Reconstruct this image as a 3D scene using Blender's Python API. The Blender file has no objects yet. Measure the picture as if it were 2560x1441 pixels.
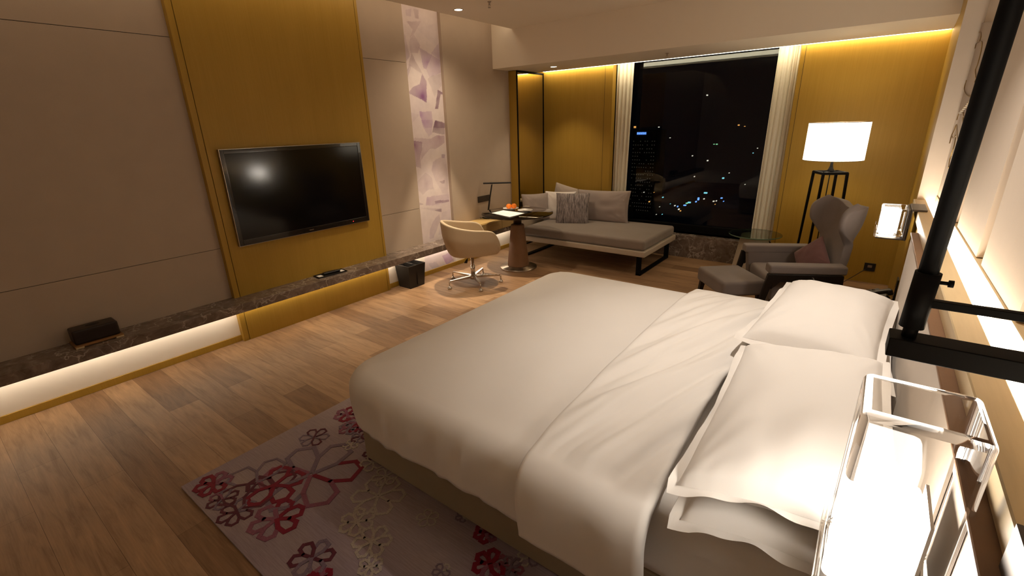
import bpy, math, random
from mathutils import Vector, noise

S = bpy.context.scene
COL = S.collection
R = math.radians

# ------------------------------------------------------------------ camera
CC = Vector((4.27135, 0.0, 1.76))
CF = Vector((-0.57550455, 0.74846677, -0.32953301))
CR = Vector((0.79825631, 0.60169085, -0.02747687))
CU = Vector((-0.17771147, 0.27886487, 0.94374415))
FPX = 1167.4726
cd = bpy.data.cameras.new('camera')
cd.sensor_width = 36.0
cd.lens = FPX / 2560 * 36.0
cd.clip_start = 0.02
cd.clip_end = 500
cam = bpy.data.objects.new('camera', cd)
COL.objects.link(cam)
from mathutils import Matrix
cam.matrix_world = Matrix(((CR.x, CU.x, -CF.x, CC.x), (CR.y, CU.y, -CF.y, CC.y), (CR.z, CU.z, -CF.z, CC.z), (0, 0, 0, 1)))
S.camera = cam


def on(u, v, ax, val):
    """World point of a photograph position on the plane axis = val (survey helper)."""
    d = CF + CR * ((u - 1280) / FPX) - CU * ((v - 720.5) / FPX)
    return CC + d * ((val - CC[ax]) / d[ax])


# ------------------------------------------------------------------ world, exposure, lights
W = bpy.data.worlds.new('night')
S.world = W
W.use_nodes = True
W.node_tree.nodes['Background'].inputs[0].default_value = (0.10, 0.13, 0.22, 1)
W.node_tree.nodes['Background'].inputs[1].default_value = 0.004
S.view_settings.view_transform = 'Standard'
S.view_settings.look = 'None'
S.view_settings.gamma = 1.0
S.view_settings.use_curve_mapping = False
S.view_settings.exposure = 0.35
try:
    S.cycles.use_denoising = True
    S.cycles.max_bounces = 9
    S.cycles.diffuse_bounces = 5
    S.cycles.glossy_bounces = 4
    S.cycles.transmission_bounces = 8
    S.cycles.transparent_max_bounces = 12
    S.cycles.sample_clamp_indirect = 3.0
    S.cycles.caustics_reflective = False
    S.cycles.caustics_refractive = False
    S.cycles.blur_glossy = 0.5
except Exception:
    pass
WARM = (1.0, 0.80, 0.56)
NEUT = (1.0, 0.87, 0.72)
WHITE = (1.0, 0.93, 0.84)

LIGHT = dict(spot_desk=190, spot_spill=40, spot_daybed=22, spot_tv=112, spot_pillow=108, fill_room=9, spot_foot=0, cove_far=12.0, cove_tv=2.3, ledge=24.0,
             trough=16.0, bedside=28.0, shade=1.8, shade_bulb=5)


def spot(name, loc, power, angle, blend, target=None, color=WARM, r=0.03):
    l = bpy.data.lights.new(name, 'SPOT')
    l.energy = power
    l.color = color
    l.spot_size = R(angle)
    l.spot_blend = blend
    l.shadow_soft_size = r
    o = bpy.data.objects.new(name, l)
    COL.objects.link(o)
    o.location = loc
    if target:
        o.rotation_euler = (Vector(target) - Vector(loc)).to_track_quat('-Z', 'Y').to_euler()
    return o


def point(name, loc, power, color=WARM, r=0.04):
    l = bpy.data.lights.new(name, 'POINT')
    l.energy = power
    l.color = color
    l.shadow_soft_size = r
    o = bpy.data.objects.new(name, l)
    COL.objects.link(o)
    o.location = loc
    return o


ZC = 2.898   # ceiling
ZS = 2.465   # window soffit underside
YF = 6.28    # window wall
spot('downlight_lamp_desk', (0.55, 4.07, ZC - 0.02), LIGHT['spot_desk'], 44, 0.35, r=.014)
spot('downlight_spill_desk', (0.55, 4.07, ZC - 0.02), LIGHT['spot_spill'], 130, 1.0)
spot('fill_spot_room', (2.5, 3.0, ZC - 0.02), LIGHT['fill_room'], 165, 1.0)  # unseen wide fill, added to brighten the soffit front and room
spot('downlight_lamp_pillow', (3.98, 2.35, ZC - 0.02), LIGHT['spot_pillow'], 88, 1.0, color=(1.0, .89, .77))
spot('downlight_lamp_daybed', (0.68, 5.70, ZS - 0.02), LIGHT['spot_daybed'], 90, 0.6)
spot('downlight_lamp_tv', (1.05, 3.0, ZC - 0.02), LIGHT['spot_tv'], 74, 1.0)

# ------------------------------------------------------------------ materials
MATS = {}


def mat(name, color=(.5, .5, .5), rough=.6, metal=0., spec=.5, emit=None, es=0., sheen=0., coat=0., trans=0., ior=1.45, alpha=1.):
    m = bpy.data.materials.new(name)
    m.use_nodes = True
    b = m.node_tree.nodes['Principled BSDF']
    b.inputs['Base Color'].default_value = (*color, 1)
    b.inputs['Roughness'].default_value = rough
    b.inputs['Metallic'].default_value = metal
    b.inputs['Specular IOR Level'].default_value = spec
    b.inputs['IOR'].default_value = ior
    b.inputs['Sheen Weight'].default_value = sheen
    b.inputs['Coat Weight'].default_value = coat
    b.inputs['Transmission Weight'].default_value = trans
    b.inputs['Alpha'].default_value = alpha
    if emit:
        b.inputs['Emission Color'].default_value = (*emit, 1)
        b.inputs['Emission Strength'].default_value = es
    MATS[name] = m
    return m


def N(m, t, **kw):
    n = m.node_tree.nodes.new(t)
    for k, v in kw.items():
        setattr(n, k, v)
    return n


def L(m, a, b):
    m.node_tree.links.new(a, b)


def coords(m, scale=(1, 1, 1), rot=(0, 0, 0), world=False):
    if world:
        c = N(m, 'ShaderNodeNewGeometry').outputs['Position']
    else:
        c = N(m, 'ShaderNodeTexCoord').outputs['Object']
    mp = N(m, 'ShaderNodeMapping')
    mp.inputs['Scale'].default_value = scale
    mp.inputs['Rotation'].default_value = rot
    L(m, c, mp.inputs[0])
    return mp.outputs[0]


def noisen(m, vec, scale, detail=4, rough=.55, dist=0.):
    n = N(m, 'ShaderNodeTexNoise')
    n.inputs['Scale'].default_value = scale
    n.inputs['Detail'].default_value = detail
    n.inputs['Roughness'].default_value = rough
    n.inputs['Distortion'].default_value = dist
    L(m, vec, n.inputs['Vector'])
    return n.outputs['Fac']


def ramp(m, fac, stops, interp='LINEAR'):
    r = N(m, 'ShaderNodeValToRGB')
    e = r.color_ramp
    e.interpolation = interp
    while len(e.elements) < len(stops):
        e.elements.new(0.5)
    for i, (p, c) in enumerate(stops):
        e.elements[i].position = p
        e.elements[i].color = (*c, 1)
    L(m, fac, r.inputs[0])
    return r.outputs[0]


def mix(m, fac, a, b, mode='MIX'):
    n = N(m, 'ShaderNodeMix', data_type='RGBA', blend_type=mode)
    for s, v in ((n.inputs[0], fac), (n.inputs[6], a), (n.inputs[7], b)):
        if isinstance(v, (int, float)):
            s.default_value = v
        elif isinstance(v, tuple):
            s.default_value = (*v, 1)
        else:
            L(m, v, s)
    return n.outputs[2]


def base(m, out):
    L(m, out, m.node_tree.nodes['Principled BSDF'].inputs['Base Color'])


def bump(m, out, strength=.2, dist=.002):
    b = N(m, 'ShaderNodeBump')
    b.inputs['Strength'].default_value = strength
    b.inputs['Distance'].default_value = dist
    L(m, out, b.inputs['Height'])
    L(m, b.outputs[0], m.node_tree.nodes['Principled BSDF'].inputs['Normal'])


def fabric(name, color, scale=700, var=.12, rough=.92, sheen=.15, bs=.25):
    m = mat(name, color, rough, sheen=sheen, spec=.25)
    v = coords(m)
    f = noisen(m, v, scale, 2)
    f2 = noisen(m, v, 6, 3)
    c = tuple(x * (1 - var) for x in color)
    d = tuple(min(1, x * (1 + var)) for x in color)
    base(m, mix(m, .35, ramp(m, f, [(.3, c), (.7, d)]), ramp(m, f2, [(.3, c), (.7, d)])))
    bump(m, f, bs, .001)
    return m


def wood(name, c1, c2, grain=(30, 30, 1.2), rough=.45, coat=0., world=False):
    m = mat(name, c1, rough, coat=coat, spec=.35)
    v = coords(m, grain, world=world)
    f = noisen(m, v, 3.0, 6, .6, .3)
    v2 = coords(m, tuple(g * .12 for g in grain), world=world)
    f2 = noisen(m, v2, 2.0, 3)
    base(m, mix(m, .4, ramp(m, f, [(.3, c1), (.7, c2)]), ramp(m, f2, [(.3, c1), (.7, c2)])))
    bump(m, f, .08, .001)
    return m


wood('gold_veneer', (.365, .220, .030), (.43, .265, .044), (40, 40, 1.0), .42)
wood('gold_veneer_flat', (.46, .31, .12), (.55, .38, .16), (30, 1.5, 30), .45)
wood('pale_veneer', (.55, .42, .24), (.63, .49, .29), (30, 2, 30), .4)
wood('dark_leg_wood', (.012, .009, .007), (.02, .014, .010), (20, 20, 2), .4)
wood('cone_leather', (.20, .105, .055), (.23, .125, .065), (6, 6, 6), .55)
wood('walnut_box', (.012, .007, .005), (.03, .02, .014), (8, 2, 8), .35)
wood('tray_wood', (.22, .11, .04), (.30, .16, .06), (20, 2, 20), .5)
fabric('wall_fabric', (.46, .375, .30), 500, .05, .9, .05, .15)
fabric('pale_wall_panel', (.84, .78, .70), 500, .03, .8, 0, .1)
fabric('panel_fabric', (.62, .53, .44), 500, .04, .85, .05, .15)
mat('plaster', (.86, .78, .67), .9)
_m = MATS['plaster']
bump(_m, noisen(_m, coords(_m), 60, 3), .04, .001)
mat('groove', (.04, .028, .015), .8)
fabric('bed_linen', (.82, .79, .76), 900, .015, .75, .1, .06)
fabric('bed_linen_back', (.70, .665, .62), 900, .015, .8, .1, .06)
fabric('bed_base_fabric', (.30, .235, .155), 700, .10)
fabric('headboard_fabric', (.58, .50, .42), 600, .05, .8, .1, .15)
fabric('grey_upholstery', (.215, .18, .165), 700, .18)
fabric('daybed_upholstery', (.25, .21, .185), 700, .12)
fabric('cream_leather', (.50, .40, .28), 300, .05, .5, 0, .1)
fabric('cream_platform', (.48, .41, .33), 500, .05, .6, 0, .1)
fabric('mauve_cushion', (.185, .095, .09), 700, .15)
fabric('taupe_cushion', (.34, .285, .265), 700, .12)
fabric('greige_cushion', (.40, .34, .30), 700, .10)
fabric('white_cushion', (.74, .69, .67), 700, .04)
mat('black_metal', (.0045, .004, .004), .6, spec=.12)
mat('chrome', (.62, .58, .54), .18, metal=1)
mat('steel', (.42, .36, .30), .28, metal=1)
mat('bracket_metal', (.075, .06, .05), .45, metal=.5)
mat('brass', (.30, .19, .07), .35, metal=1)
mat('black_plastic', (.010, .010, .011), .32)
mat('black_leather', (.012, .010, .009), .5)
mat('screen', (.002, .002, .003), .12, spec=.5)
mat('tv_bezel', (.012, .010, .009), .15, coat=.5)
mat('white_ceramic', (.82, .80, .78), .2, coat=.3)
mat('paper', (.82, .80, .78), .8)
mat('ink', (.10, .10, .12), .8)
mat('orange_peel', (.90, .23, .015), .45)
_m = MATS['orange_peel']
bump(_m, noisen(_m, coords(_m), 300, 2), .3, .001)
mat('leaf_green', (.05, .12, .02), .5)
mat('white_plastic', (.7, .67, .62), .4)
mat('rubber', (.01, .01, .01), .7)
mat('red_led', (.2, 0, 0), .5, emit=(1, .03, .03), es=3)
mat('led_far', (.9, .9, .9), .5, emit=(1, .86, .58), es=LIGHT['cove_far'])
mat('led_tv', (.9, .9, .9), .5, emit=WARM, es=LIGHT['cove_tv'])
mat('led_ledge', (.9, .9, .9), .5, emit=(1.0, .83, .62), es=LIGHT['ledge'])
mat('led_trough', (.9, .9, .9), .5, emit=(1.0, .90, .74), es=LIGHT['trough'])
mat('led_disc', (.9, .9, .9), .5, emit=(1, .86, .66), es=9)
mat('lamp_core', (.9, .9, .9), .5, emit=(1.0, .92, .82), es=LIGHT['bedside'])
mat('shade_fabric', (.9, .86, .78), .9, emit=(1.0, .87, .66), es=LIGHT['shade'])
mat('sticker', (.5, .45, .4), .6)

# mirror
mat('mirror', (.80, .74, .58), .02, metal=1)


def thin_glass(name, tint, gloss, rough=0.0, fres=1.45):
    m = bpy.data.materials.new(name)
    m.use_nodes = True
    nt = m.node_tree
    nt.nodes.clear()
    out = nt.nodes.new('ShaderNodeOutputMaterial')
    tr = nt.nodes.new('ShaderNodeBsdfTransparent')
    tr.inputs[0].default_value = (*tint, 1)
    gl = nt.nodes.new('ShaderNodeBsdfGlossy')
    gl.inputs[0].default_value = (1, 1, 1, 1)
    gl.inputs['Roughness'].default_value = rough
    fr = nt.nodes.new('ShaderNodeFresnel')
    fr.inputs[0].default_value = fres
    mu = nt.nodes.new('ShaderNodeMath')
    mu.operation = 'MULTIPLY'
    mu.inputs[1].default_value = gloss
    mx = nt.nodes.new('ShaderNodeMixShader')
    nt.links.new(fr.outputs[0], mu.inputs[0])
    nt.links.new(mu.outputs[0], mx.inputs[0])
    nt.links.new(tr.outputs[0], mx.inputs[1])
    nt.links.new(gl.outputs[0], mx.inputs[2])
    nt.links.new(mx.outputs[0], out.inputs[0])
    MATS[name] = m
    return m


thin_glass('window_glass', (.85, .88, .9), .55, 0, 1.45)
thin_glass('smoked_glass', (.20, .15, .10), 1.0, .02, 1.5)
thin_glass('green_glass', (.62, .68, .60), 1.3, .02, 1.5)
thin_glass('lamp_glass', (.95, .93, .90), .55, .03, 1.5)
mat('glass_edge', (.95, .93, .90), .04, trans=1.0, ior=1.45)
mat('green_glass_edge', (.10, .16, .11), .1)

# sheer curtain
m = mat('curtain_fabric', (.90, .85, .72), .9)
nt = m.node_tree
tl = N(m, 'ShaderNodeBsdfTranslucent')
tl.inputs[0].default_value = (.80, .75, .62, 1)
mx = N(m, 'ShaderNodeMixShader')
mx.inputs[0].default_value = .15
L(m, nt.nodes['Principled BSDF'].outputs[0], mx.inputs[1])
L(m, tl.outputs[0], mx.inputs[2])
L(m, mx.outputs[0], nt.nodes['Material Output'].inputs[0])

# floor planks: run along X
m = mat('floor_planks', (.35, .22, .13), .45, spec=.22)
v = coords(m)
br = N(m, 'ShaderNodeTexBrick')
br.offset = .37
br.inputs['Scale'].default_value = 1.0
br.inputs['Brick Width'].default_value = 1.22
br.inputs['Row Height'].default_value = .183
br.inputs['Mortar Size'].default_value = .0009
br.inputs['Mortar Smooth'].default_value = .3
br.inputs['Bias'].default_value = 0
br.inputs['Color1'].default_value = (.39, .25, .145, 1)
br.inputs['Color2'].default_value = (.215, .125, .068, 1)
br.inputs['Mortar'].default_value = (.12, .07, .04, 1)
L(m, v, br.inputs['Vector'])
g1 = noisen(m, coords(m, (1.1, 9, 1)), 2.6, 8, .62, .6)
g2 = noisen(m, coords(m, (2.2, 90, 1)), 2.0, 4, .5)
c = mix(m, 1.0, br.outputs['Color'], ramp(m, g1, [(.25, (.62, .56, .52)), (.5, (1, 1, 1)), (.78, (1.32, 1.27, 1.22))]), 'MULTIPLY')
c = mix(m, .6, c, ramp(m, g2, [(.3, (.85, .83, .8)), (.7, (1.12, 1.12, 1.12))]), 'MULTIPLY')
base(m, c)
bump(m, g2, .05, .001)

# marble
m = mat('brown_marble', (.15, .11, .09), .16, spec=.5)
v = coords(m)
vo = N(m, 'ShaderNodeTexVoronoi', feature='DISTANCE_TO_EDGE')
vo.inputs['Scale'].default_value = 5.5
dn = N(m, 'ShaderNodeTexNoise')
dn.inputs['Scale'].default_value = 5
dn.inputs['Detail'].default_value = 6
L(m, v, dn.inputs['Vector'])
vm = N(m, 'ShaderNodeVectorMath', operation='ADD')
vs = N(m, 'ShaderNodeVectorMath', operation='SCALE')
vs.inputs['Scale'].default_value = .55
L(m, dn.outputs['Color'], vs.inputs[0])
L(m, v, vm.inputs[0])
L(m, vs.outputs[0], vm.inputs[1])
L(m, vm.outputs[0], vo.inputs['Vector'])
cl = noisen(m, v, 9, 6, .65, .8)
body = ramp(m, cl, [(.3, (.10, .073, .06)), (.55, (.185, .142, .118)), (.75, (.31, .25, .215))])
vein = ramp(m, vo.outputs[0], [(0, (1, 1, 1)), (.018, (.35, .35, .35)), (.05, (0, 0, 0))])
msk = mix(m, 1.0, vein, ramp(m, noisen(m, v, 3.2, 3), [(.40, (0, 0, 0)), (.55, (1, 1, 1))]), 'MULTIPLY')
base(m, mix(m, msk, body, (.46, .40, .35)))

# striped cushion
m = mat('striped_cushion', (.2, .18, .18), .9, sheen=.1)
f = noisen(m, coords(m, (120, 9, 9)), 1.2, 3, .7)
base(m, ramp(m, f, [(.38, (.085, .072, .075)), (.5, (.22, .19, .19)), (.64, (.42, .37, .37))]))

# rug
m = mat('rug_pile', (.27, .22, .23), .97, sheen=.2, spec=.1)
f = noisen(m, coords(m, (3, 55, 1)), 3, 6, .7)
f2 = noisen(m, coords(m, (.9, 1.5, 1)), 1.6, 3)
base(m, mix(m, .45, ramp(m, f, [(.3, (.19, .14, .17)), (.7, (.38, .30, .34))]), ramp(m, f2, [(.35, (.36, .28, .24)), (.65, (.25, .19, .23))])))
bump(m, noisen(m, coords(m), 400, 2), .5, .003)
for nm, c in (('yarn_crimson', (.19, .006, .022)), ('yarn_mauve', (.22, .075, .115)), ('yarn_lilac', (.18, .125, .165)),
              ('yarn_plum', (.10, .018, .032)), ('yarn_cream', (.38, .32, .27))):
    mm = mat(nm, c, .97, sheen=.2, spec=.1)
    f = noisen(mm, coords(mm), 260, 3)
    base(mm, ramp(mm, f, [(.3, tuple(x * .7 for x in c)), (.7, tuple(x * 1.25 for x in c))]))

# mural: vertex-painted watercolour
m = mat('mural_paint', (.6, .5, .55), .85)
va = N(m, 'ShaderNodeVertexColor', layer_name='paint')
pn = noisen(m, coords(m), 9, 5, .6)
base(m, mix(m, .5, va.outputs[0], ramp(m, pn, [(.3, (.86, .84, .86)), (.7, (1.1, 1.1, 1.1))]), 'MULTIPLY'))


# ------------------------------------------------------------------ mesh helpers
class MB:
    def __init__(s):
        s.v, s.f, s.m, s.s = [], [], [], []
        s.mi = 0

    def add(s, vs, fs, smooth=False):
        n = len(s.v)
        s.v += [tuple(p) for p in vs]
        for f in fs:
            s.f.append([i + n for i in f])
            s.m.append(s.mi)
            s.s.append(smooth)
        return s

    def box(s, x0, x1, y0, y1, z0, z1):
        return s.add([(x0, y0, z0), (x1, y0, z0), (x1, y1, z0), (x0, y1, z0), (x0, y0, z1), (x1, y0, z1), (x1, y1, z1), (x0, y1, z1)],
                     [(3, 2, 1, 0), (4, 5, 6, 7), (0, 1, 5, 4), (1, 2, 6, 5), (2, 3, 7, 6), (3, 0, 4, 7)])

    def taper(s, b, t, z0, z1):
        """b,t = (x0,x1,y0,y1) rectangles at z0 and z1"""
        return s.add([(b[0], b[2], z0), (b[1], b[2], z0), (b[1], b[3], z0), (b[0], b[3], z0), (t[0], t[2], z1), (t[1], t[2], z1), (t[1], t[3], z1), (t[0], t[3], z1)],
                     [(3, 2, 1, 0), (4, 5, 6, 7), (0, 1, 5, 4), (1, 2, 6, 5), (2, 3, 7, 6), (3, 0, 4, 7)])

    def lathe(s, prof, n=32, c=(0, 0), cap=True):
        vs = [(c[0] + r * math.cos(2 * math.pi * i / n), c[1] + r * math.sin(2 * math.pi * i / n), z) for r, z in prof for i in range(n)]
        fs = [(k * n + i, k * n + (i + 1) % n, (k + 1) * n + (i + 1) % n, (k + 1) * n + i) for k in range(len(prof) - 1) for i in range(n)]
        s.add(vs, fs, True)
        if cap:
            a = len(s.v) - len(vs)
            s.f.append([a + i for i in range(n)][::-1]); s.m.append(s.mi); s.s.append(False)
            b = a + (len(prof) - 1) * n
            s.f.append([b + i for i in range(n)]); s.m.append(s.mi); s.s.append(False)
        return s

    def tube(s, path, r, n=10, closed=False):
        P = [Vector(p) for p in path]
        rs = r if isinstance(r, (list, tuple)) else [r] * len(P)
        vs = []
        k = len(P)
        ref = None
        for i, p in enumerate(P):
            a = P[(i - 1) % k] if (i or closed) else P[0]
            b = P[(i + 1) % k] if (i < k - 1 or closed) else P[-1]
            t = (b - a).normalized()
            if ref is None:
                ref = Vector((0, 0, 1)) if abs(t.z) < .9 else Vector((1, 0, 0))
            x = t.cross(ref).normalized()
            ref = x.cross(t).normalized()
            for j in range(n):
                an = 2 * math.pi * j / n
                vs.append(p + (x * math.cos(an) + ref * math.sin(an)) * rs[i])
        m = k if closed else k - 1
        fs = [(i * n + j, ((i + 1) % k) * n + j, ((i + 1) % k) * n + (j + 1) % n, i * n + (j + 1) % n) for i in range(m) for j in range(n)]
        s.add(vs, fs, True)
        if not closed:
            a = len(s.v) - len(vs)
            s.f.append([a + j for j in range(n)]); s.m.append(s.mi); s.s.append(False)
            a = len(s.v) - n
            s.f.append([a + j for j in range(n)][::-1]); s.m.append(s.mi); s.s.append(False)
        return s

    def bar(s, a, b, w, h, w2=None, h2=None, up=(0, 0, 1)):
        """rectangular bar from a to b, w sideways, h along up; w2,h2 at b"""
        a, b = Vector(a), Vector(b)
        t = (b - a).normalized()
        x = t.cross(Vector(up))
        x = x.normalized() if x.length > 1e-6 else Vector((1, 0, 0))
        u = x.cross(t).normalized()
        w2 = w if w2 is None else w2
        h2 = h if h2 is None else h2
        vs = []
        for p, ww, hh in ((a, w, h), (b, w2, h2)):
            for sx, sy in ((-1, -1), (1, -1), (1, 1), (-1, 1)):
                vs.append(p + x * (sx * ww / 2) + u * (sy * hh / 2))
        return s.add(vs, [(0, 1, 2, 3), (7, 6, 5, 4), (0, 4, 5, 1), (1, 5, 6, 2), (2, 6, 7, 3), (3, 7, 4, 0)])

    def grid(s, fn, nu, nv, closed_u=False, smooth=True):
        vs = [fn(i / (nu if closed_u else nu - 1), j / (nv - 1)) for i in range(nu) for j in range(nv)]
        mu = nu if closed_u else nu - 1
        fs = [(i * nv + j, ((i + 1) % nu) * nv + j, ((i + 1) % nu) * nv + j + 1, i * nv + j + 1) for i in range(mu) for j in range(nv - 1)]
        return s.add(vs, fs, smooth)

    def prism(s, poly, lo, hi, axis=2, smooth=False):
        """poly in the two other axes (cyclic order), extruded lo..hi along axis"""
        n = len(poly)

        def P(a, b, c):
            return {2: (a, b, c), 0: (c, a, b), 1: (b, c, a)}[axis]
        vs = [P(a, b, lo) for a, b in poly] + [P(a, b, hi) for a, b in poly]
        fs = [tuple(range(n))[::-1], tuple(range(n, 2 * n))]
        s.add(vs, fs, False)
        a0 = len(s.v) - 2 * n
        for i in range(n):
            s.f.append([a0 + i, a0 + (i + 1) % n, a0 + n + (i + 1) % n, a0 + n + i]); s.m.append(s.mi); s.s.append(smooth)
        return s


def obj(name, mb, mats, parent=None, merge=0, bevel=0, seg=2, sub=0, solid=0, loc=None, rot=None, auto=False):
    me = bpy.data.meshes.new(name)
    me.from_pydata(mb.v, [], mb.f)
    if isinstance(mats, str):
        mats = [mats]
    for q in mats:
        me.materials.append(MATS[q])
    me.polygons.foreach_set('material_index', mb.m)
    me.polygons.foreach_set('use_smooth', mb.s)
    me.validate()
    me.update()
    import bmesh
    bm = bmesh.new()
    bm.from_mesh(me)
    if merge:
        bmesh.ops.remove_doubles(bm, verts=bm.verts, dist=merge)
    bmesh.ops.recalc_face_normals(bm, faces=bm.faces)
    bm.to_mesh(me)
    bm.free()
    o = bpy.data.objects.new(name, me)
    COL.objects.link(o)
    if parent is not None:
        o.parent = parent
    if loc is not None:
        o.location = loc
    if rot is not None:
        o.rotation_euler = rot
    if solid:
        q = o.modifiers.new('solid', 'SOLIDIFY')
        q.thickness = solid
        q.offset = 0
    if bevel:
        q = o.modifiers.new('bevel', 'BEVEL')
        q.width = bevel
        q.segments = seg
        q.limit_method = 'ANGLE'
        q.angle_limit = R(40)
        if seg > 1:
            for p in me.polygons:
                p.use_smooth = True
            try:
                o.modifiers.new('wn', 'WEIGHTED_NORMAL')
            except Exception:
                pass
    if sub:
        q = o.modifiers.new('sub', 'SUBSURF')
        q.levels = sub
        q.render_levels = sub
    return o


def thing(name, label, cat, loc=(0, 0, 0), rz=0., group=None, rot=None):
    o = bpy.data.objects.new(name, None)
    COL.objects.link(o)
    o.location = loc
    o.rotation_euler = rot if rot else (0, 0, rz)
    o.empty_display_size = .1
    o['label'] = label
    o['category'] = cat
    if group:
        o['group'] = group
    return o


def tag(o, label, cat, group=None, kind=None):
    o['label'] = label
    o['category'] = cat
    if group:
        o['group'] = group
    if kind:
        o['kind'] = kind
    return o


def struct(o, label=None):
    o['kind'] = 'structure'
    if label:
        o['label'] = label
    return o


def rnd(seed):
    return random.Random(seed)


# ------------------------------------------------------------------ the room
Y0, X1 = -1.6, 4.69
b = MB(); b.box(-.3, 5.0, Y0, 6.9, -.1, 0)
struct(obj('floor', b, 'floor_planks'), 'wood plank floor')
# ceiling: main slab leaves a light slot along the TV wall
XC = .323
b = MB(); b.box(XC, 5.0, Y0, 5.30, ZC, ZC + .06); b.box(-.3, XC, Y0, 5.30, ZC + .32, ZC + .38); b.box(XC, XC + .04, Y0, 5.30, ZC + .06, ZC + .32)
struct(obj('ceiling', b, 'plaster'), 'plaster ceiling with a light slot along the television wall')
YS = 5.276
b = MB(); b.box(-.3, 5.0, YS, 6.13, ZS, ZC + .38); b.box(-.3, 5.0, 6.13, 6.9, 2.72, ZC + .38)
struct(obj('ceiling', b, 'plaster'), 'dropped plaster soffit in front of the window')
# left wall: fabric with panel joints
J1, J2 = .848, 2.433
YP1, YP2, PX = 1.553, 3.19, .0515
MX, MY1, MY2 = -.044, 3.791, 4.354


def wallstrip(b, y0, y1, joints):
    g = .004
    zs = [0.0] + [z for j in joints for z in (j - g / 2, j + g / 2)] + [ZC + .32]
    for i in range(0, len(zs), 2):
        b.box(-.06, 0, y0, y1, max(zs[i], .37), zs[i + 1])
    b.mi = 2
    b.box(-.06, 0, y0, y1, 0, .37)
    b.mi = 0
    if joints:
        b.mi = 1
        b.box(-.07, -.012, y0 + .005, y1 - .005, 0, ZC + .32)
        b.mi = 0


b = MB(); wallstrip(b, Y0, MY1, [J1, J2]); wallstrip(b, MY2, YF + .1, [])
b.box(-.2, -.07, Y0, 6.6, 0, ZC + .34)
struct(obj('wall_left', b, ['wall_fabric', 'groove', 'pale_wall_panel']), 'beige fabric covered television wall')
b = MB(); b.box(-.2, 5.0, Y0 - .1, Y0, 0, ZC + .38)
struct(obj('wall_back', b, 'plaster'))
# wall behind the window side
OX0, OX1, OZ0, OZ1 = 1.25, 3.42, .30, 2.70
b = MB()
b.box(-.2, OX0, YF, YF + .1, 0, 2.72); b.box(OX1, 5.0, YF, YF + .1, 0, 2.72)
b.mi = 1
for gx in (1.135, 3.463):
    b.box(gx - .002, gx + .002, YF - .0008, YF + .01, 0, ZS + .1)
struct(obj('wall_window', b, ['gold_veneer', 'groove']), 'golden wood veneer wall around the window')
b = MB(); b.box(-.2, 5.0, YF + .1, 6.9, 0, .30); b.box(-.2, OX0 - .01, YF + .1, 6.62, .3, 2.72); b.box(OX1 + .01, 5.0, YF + .1, 6.62, .3, 2.72)
b.box(OX0 - .01, OX1 + .01, YF + .02, 6.60, OZ1, 2.72)
struct(obj('wall_window_jamb', b, 'groove'), 'dark window reveal')
# right wall
XW = 4.653
b = MB()
b.box(4.69, 4.80, Y0, 6.6, 0, ZC + .38)
gaps = [(1.63, 1.76), (2.40, 2.53), (3.20, 3.33)]
ys = [Y0] + [y for g in gaps for y in g] + [4.43]
for i in range(0, len(ys), 2):
    b.box(XW, 4.70, ys[i], ys[i + 1], 1.215, ZC + .06)
struct(obj('wall_right', b, 'panel_fabric'), 'pale fabric wall panels above the headboard')
b = MB(); b.box(XW - .004, 4.70, Y0, 4.43, 1.0, 1.21)
struct(obj('trim_1', b, 'pale_veneer', bevel=.002, seg=1), 'pale wood lip under the wall panels')
b = MB()
b.add([(4.548, 4.43, 0), (4.69, 4.43, 0), (4.69, YF, 0), (4.610, YF, 0), (4.548, 4.43, ZC), (4.69, 4.43, ZC), (4.69, YF, ZC), (4.610, YF, ZC)],
      [(3, 2, 1, 0), (4, 5, 6, 7), (1, 2, 6, 5), (2, 3, 7, 6), (3, 0, 4, 7)])
b.mi = 1
b.add([(4.548, 4.43, 0), (4.69, 4.43, 0), (4.69, 4.43, ZC), (4.548, 4.43, ZC)], [(0, 1, 2, 3)])
struct(obj('wall_column', b, ['gold_veneer', 'panel_fabric']), 'wood lined wall pier in the far right corner')
b = MB(); b.box(0, .012, Y0, YP1, 0, .055); b.box(0, .012, YP2, 5.615, 0, .055)
struct(obj('baseboard_left', b, 'gold_veneer', bevel=.002, seg=1))

# tv wall veneer panel
t = thing('veneer_panel', 'tall golden wood veneer panel behind the television', 'wall panel', (PX / 2, (YP1 + YP2) / 2, 0))
hy = (YP2 - YP1) / 2
b = MB(); b.box(-PX / 2, PX / 2, -hy, -hy + .045, 0, ZC + .31); b.box(-PX / 2, PX / 2, -hy + .049, hy - .034, 0, ZC + .31); b.box(-PX / 2, PX / 2, hy - .030, hy, 0, ZC + .31)
obj('board', b, 'gold_veneer', t, bevel=.0015, seg=1)
b = MB(); b.box(-PX / 2, PX / 2 - .01, -hy + .04, hy - .01, 0.002, ZC + .30)
obj('shadow_groove', b, 'groove', t)
t['kind'] = 'structure'

# mural
DENS_Y, DENS_Z = 100, 470
mw = MY2 - MY1
Z0M, Z1M = 0.0, ZC + .3


def mpt(u, v):
    p = on(u, v, 0, MX)
    return (p.y - MY1, p.z)


def A(x, y):   # upper detail crop
    return mpt(980 + x / 4.503, y / 4.503)


def B(x, y):   # lower detail crop
    return mpt(1000 + x / 4.503, 300 + y / 4.503)


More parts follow.
